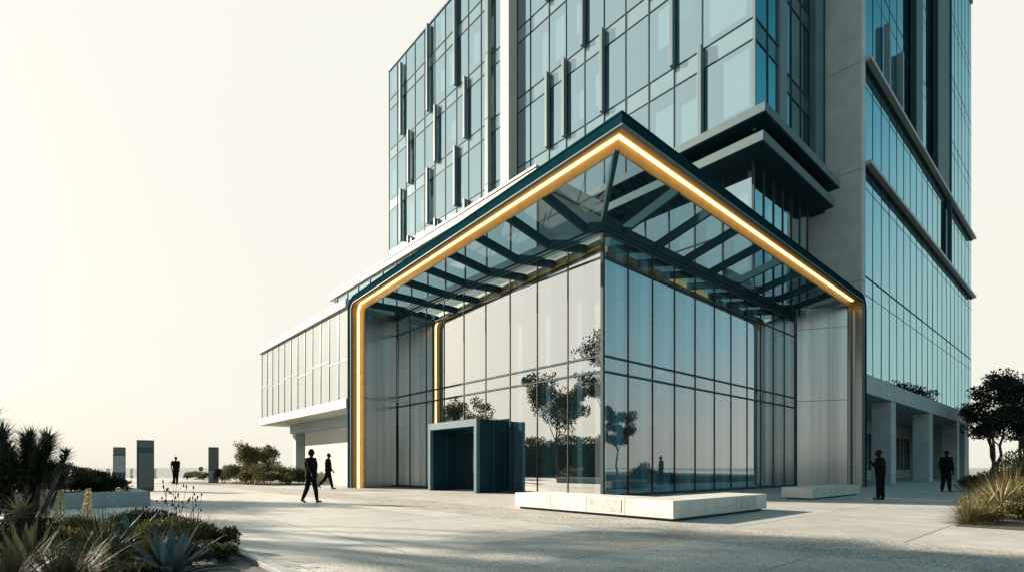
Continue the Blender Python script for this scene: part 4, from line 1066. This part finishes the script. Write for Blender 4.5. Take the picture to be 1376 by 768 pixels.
tussock(ap(1372,12.2)+Vector((0,0,.15)), 1.0, 'arching golden grass tussock at the right edge', 25, 'grass', 500, w=0.010)
agave(ap(1345,11.6)+Vector((0,0,.25)), 0.72, 'pale dry bladed yucca standing above the right bed', 26, 'leaf_pale', 30, 0.06, 'yucca', None, 'yucca', (25,85), (.05,.25))
agave(ap(1318,11.4)+Vector((0,0,.1)), 0.62, 'small pale yucca leaning at the left side of the right bed', 27, 'leaf_pale', 14, 0.045, 'yucca', None, 'yucca', (20,60), (.05,.25))

# ================================================================== people
def skin_mesh(verts, edges, radii, root=0, level=2):
    me = bpy.data.meshes.new('figure'); me.from_pydata([tuple(v) for v in verts], edges, [])
    o = bpy.data.objects.new('figure', me); COL.objects.link(o)
    o.modifiers.new('Skin', 'SKIN')
    for i, r in enumerate(radii):
        d = me.skin_vertices[0].data[i]; d.radius = r if isinstance(r, tuple) else (r, r); d.use_root = (i == root)
    s = o.modifiers.new('Sub', 'SUBSURF'); s.levels = level; s.render_levels = level
    dg = bpy.context.evaluated_depsgraph_get(); ev = o.evaluated_get(dg); em = ev.to_mesh()
    out = ([v.co.copy() for v in em.vertices], [tuple(p.vertices) for p in em.polygons])
    ev.to_mesh_clear(); bpy.data.objects.remove(o); bpy.data.meshes.remove(me)
    return out
def rotx(v, a): return Vector((v.x, v.y*math.cos(a)-v.z*math.sin(a), v.y*math.sin(a)+v.z*math.cos(a)))
def person(loc, facing, H, label, legs, arms, woman=False, jacket=True, tee=False, head=(0,0), lean=0.0):
    """legs: per side (hip swing, knee bend) in degrees; arms: per side (swing, out, elbow bend, elbow inward); faces +y before turning"""
    t = empty('person', loc, facing, label, 'person')
    hip, sho = 0.50*H, 0.815*H
    sw = (0.098 if woman else 0.112)*H; hw = 0.052*H
    def up(p): return rotx(p - Vector((0,0,hip)), R(-lean)) + Vector((0,0,hip))
    J = {}
    J['pel'] = Vector((0,0,0.525*H)); J['wai'] = up(Vector((0,0.004*H,0.615*H))); J['che'] = up(Vector((0,0.004*H,0.72*H)))
    J['nb'] = up(Vector((0,-0.006*H,0.825*H))); J['nk'] = up(Vector((0,0.004*H,0.862*H))); J['hb'] = up(Vector((0,0.012*H,0.895*H)))
    low = 1e9
    for i, s in enumerate((-1,1)):
        a, b = legs[i]
        h = Vector((s*hw,0,hip-0.01*H)); th = rotx(Vector((0,0,-0.238*H)), R(a)); k = h+th
        sh = rotx(Vector((0,0,-0.222*H)), R(a-b)); an = k+sh
        J['h%d'%i], J['k%d'%i], J['a%d'%i] = h, k, an
        pit = R((a-b)*0.6); J['f%d'%i] = rotx(Vector((s*0.01*H,0.10*H,-0.022*H)), pit); J['q%d'%i] = rotx(Vector((0,-0.030*H,-0.026*H)), pit)
        low = min(low, (an+J['f%d'%i]).z-0.012*H, (an+J['q%d'%i]).z-0.012*H)
        sw_, out, el, inn = arms[i]
        S = up(Vector((s*sw,-0.004*H,sho)))
        ua = Matrix.Rotation(R(sw_),3,'X') @ Matrix.Rotation(R(-s*out),3,'Y') @ Vector((0,0,-0.172*H))
        fa = Matrix.Rotation(R(sw_+el),3,'X') @ Matrix.Rotation(R(-s*(out-inn)),3,'Y') @ Vector((0,0,-0.150*H))
        J['s%d'%i] = S; J['e%d'%i] = S+ua; J['w%d'%i] = S+ua+fa; J['d%d'%i] = fa.normalized()
    dz = -low
    def P(k): return J[k] + Vector((0,0,dz))
    # body: torso, neck, limbs as one skin
    V = []; E = []; Rr = []
    def add(p, r, par=None):
        V.append(p); Rr.append(r); i = len(V)-1
        if par is not None: E.append((par,i))
        return i
    pe = add(P('pel'), (0.085*H,0.060*H)); wa = add(P('wai'), (0.072*H,0.052*H), pe); ch = add(P('che'), (0.090*H,0.060*H), wa)
    nb = add(P('nb'), (0.048*H,0.040*H), ch); nk = add(P('nk'), 0.031*H, nb); add(P('hb'), 0.033*H, nk)
    for i in (0,1):
        h = add(P('h%d'%i), 0.050*H, pe); k = add(P('k%d'%i), 0.031*H, h); c = add(P('k%d'%i).lerp(P('a%d'%i),.3), 0.031*H, k); a = add(P('a%d'%i), 0.020*H, c); add(P('a%d'%i)+J['f%d'%i]*0.6, 0.018*H, a)
        s = add(P('s%d'%i), 0.030*H, ch); e = add(P('e%d'%i), 0.022*H, s); add(P('w%d'%i), 0.015*H, e)
    bv, bf = skin_mesh(V, E, Rr)
    m = MB(); m.add(bv, bf, 0, True)
    # head with jaw, nose, ears, mouth and eyes
    hc = P('hb') + Vector((0,0.006*H,0.042*H)); HM = Matrix.Rotation(R(head[0]),3,'Z') @ Matrix.Rotation(R(-head[1]),3,'X')
    def hf(p, q):
        if p.z < 0: q = Vector((q.x*(1+0.35*p.z), q.y*(1+0.22*p.z)+0.010*H*(-p.z), q.z))
        if p.y > 0.75 and abs(p.x) < 0.35 and -0.35 < p.z < 0.2: q.y += 0.010*H*(1-abs(p.x)/0.35)
        return HM @ q
    m.ball(hc, 0.043*H, 0.054*H, 0.066*H, 16, 12, 0, hf)
    for s in (-1,1):
        m.ball(hc + HM @ Vector((s*0.044*H,-0.004*H,-0.004*H)), 0.006*H,0.011*H,0.018*H, 8, 6)
        m.ball(hc + HM @ Vector((s*0.017*H,0.049*H,0.004*H)), 0.006*H,0.005*H,0.004*H, 8, 6, 1)
    m.ball(hc + HM @ Vector((0,0.050*H,-0.032*H)), 0.013*H,0.006*H,0.0035*H, 8, 6)
    # hands: palm, four fingers, thumb
    for i, s in enumerate((-1,1)):
        w = P('w%d'%i); d = J['d%d'%i]; fw = Vector((0,1,0)); fw = (fw - d*fw.dot(d)).normalized(); sd = d.cross(fw)
        m.tube([w-d*0.012*H, w+d*0.012*H, w+d*0.040*H, w+d*0.055*H], [0.013*H,0.018*H,0.020*H,0.014*H], 8)
        inn = sd*(1 if sd.x*s < 0 else -1)
        for j, fl in enumerate((0.040,0.046,0.043,0.034)):
            b = w+d*0.050*H+fw*(0.014-0.0095*j)*H
            p1 = b+d*fl*0.45*H+inn*0.003*H; p2 = p1+d*fl*0.32*H+inn*0.008*H; p3 = p2+d*fl*0.2*H+inn*0.010*H
            m.tube([b,p1,p2,p3],[0.0052*H,0.005*H,0.0045*H,0.003*H],6)
        b = w+d*0.018*H+fw*0.014*H; m.tube([b,b+(d*0.5+fw*0.8).normalized()*0.022*H,b+(d*0.9+fw*0.8).normalized()*0.042*H],[0.007*H,0.006*H,0.004*H],6)
    m.build('body', [M['skin'], M['hair']], t)
    # hair
    m = MB(); k = 1.0
    def hr(p, q):
        if p.y > 0.2 and p.z < 0.55: q = q*0.86
        elif p.z < -0.45: q = q*0.8
        return HM @ q
    if woman:
        m.ball(hc+HM @ Vector((0,-0.012*H,0.010*H)), 0.056*H,0.060*H,0.066*H, 16, 12, 0, hr)
        m.ball(hc+HM @ Vector((0,-0.040*H,-0.012*H)), 0.042*H,0.034*H,0.042*H, 12, 9, 0, lambda p,q: HM @ q)
    else:
        m.ball(hc+HM @ Vector((0,-0.006*H,0.010*H)), 0.047*H,0.056*H,0.063*H, 16, 12, 0, hr)
    m.build('hair', M['hair'], t)
    # trousers or leggings
    V.clear(); E.clear(); Rr.clear(); g = 1.0 if not woman else 0.88
    pe = add(P('pel')+Vector((0,0,.03*H)), (0.088*H,0.064*H)); lo = add(P('pel')-Vector((0,0,.015*H)), (0.088*H,0.068*H), pe)
    for i in (0,1):
        h = add(P('h%d'%i)-Vector((0,0,.03*H)), 0.056*H*g, lo); k = add(P('k%d'%i), 0.041*H*g, h); c = add(P('k%d'%i).lerp(P('a%d'%i),.35), 0.038*H*g, k); add(P('a%d'%i)+Vector((0,0,0.0)), (0.030 if not woman else 0.023)*H, c)
    Rr[:] = [tuple(q*1.2 for q in (x if isinstance(x, tuple) else (x,x))) for x in Rr]
    v, f = skin_mesh(V, E, Rr); m = MB(); m.add(v, f, 0, True); m.build('trousers', M['cloth_dark'], t)
    # upper garment
    V.clear(); E.clear(); Rr.clear()
    if woman: hem = [(P('pel')-Vector((0,0,.085*H)), (0.112*H,0.088*H)), (P('pel'), (0.104*H,0.082*H)), (P('wai'), (0.090*H,0.070*H))]
    elif jacket: hem = [(P('pel')-Vector((0,0,.055*H)), (0.104*H,0.080*H)), (P('pel')+Vector((0,0,.02*H)), (0.100*H,0.074*H)), (P('wai'), (0.092*H,0.068*H))]
    else: hem = [(P('pel')-Vector((0,0,.01*H)), (0.096*H,0.070*H)), (P('wai'), (0.086*H,0.064*H))]
    last = None
    for p, r_ in hem: last = add(p, r_, last)
    ch = add(P('che'), (0.104*H,0.072*H) if not woman else (0.100*H,0.074*H), last); sh = add(P('nb')-Vector((0,0,.012*H)), (0.080*H,0.050*H), ch); add(P('nb')+Vector((0,0,.014*H)), (0.040*H,0.036*H), sh)
    for i in (0,1):
        s = add(P('s%d'%i), (0.038 if not woman else 0.031)*H, ch); q = P('s%d'%i).lerp(P('e%d'%i), .62 if (tee or woman) else 1.0)
        e = add(q, (0.031 if not woman else 0.027)*H, s)
        if not (tee or woman): add(P('e%d'%i).lerp(P('w%d'%i),.95), 0.024*H, e)
    Rr[:] = [(x[0]*1.2, x[1]*1.32) if isinstance(x, tuple) else (x*1.25, x*1.25) for x in Rr]
    v, f = skin_mesh(V, E, Rr); m = MB(); m.add(v, f, 0, True); m.build('jacket' if jacket and not woman else ('tunic' if woman else 'shirt'), M['cloth_black'], t)
    # shoes
    for i in (0,1):
        a = P('a%d'%i); q = a+J['q%d'%i]; fr = a+J['f%d'%i]
        v, f = skin_mesh([a-Vector((0,0,.006*H)), q+Vector((0,0,.008*H)), a.lerp(fr,.5)+Vector((0,0,-.004*H)), fr+Vector((0,0,.006*H))], [(0,1),(0,2),(2,3)], [0.024*H,0.017*H,0.021*H,0.015*H])
        m = MB(); m.add(v, f, 0, True); sho_ = m.build('shoe', M['shoe'], t)
    return t
# facing: 0 looks along +y (away from the camera); -90 looks to the right of the picture
person(gp(418,675.2), R(-112), 1.68, 'woman in a dark tunic walking to the right on the plaza, nearest person', [(15,6),(-13,16)], [(-16,5,8,0),(20,5,14,0)], True, False, False)
person(gp(441,657.0), R(-82), 1.84, 'man in a dark jacket striding right beside the white wing', [(14,2),(-24,20)], [(-12,5,10,0),(16,5,22,0)], False, True)
person(ap(236,36.2), R(8), 1.86, 'man in shirt and trousers standing far off with hands at his pockets', [(1,0),(-1,0)], [(-10,11,22,20),(-10,11,22,20)], False, False, True)
person(ap(1183,18.0), R(38), 1.70, 'man in a long dark jacket standing by the right canopy leg', [(3,0),(-2,4)], [(10,6,128,30),(-10,8,22,0)], False, True, False, (22,6), 2)
person(ap(1271.5,23.9), R(176), 1.86, 'man in a dark suit walking out of the shaded colonnade', [(6,3),(-5,9)], [(-6,11,10,4),(6,11,12,4)], False, True)
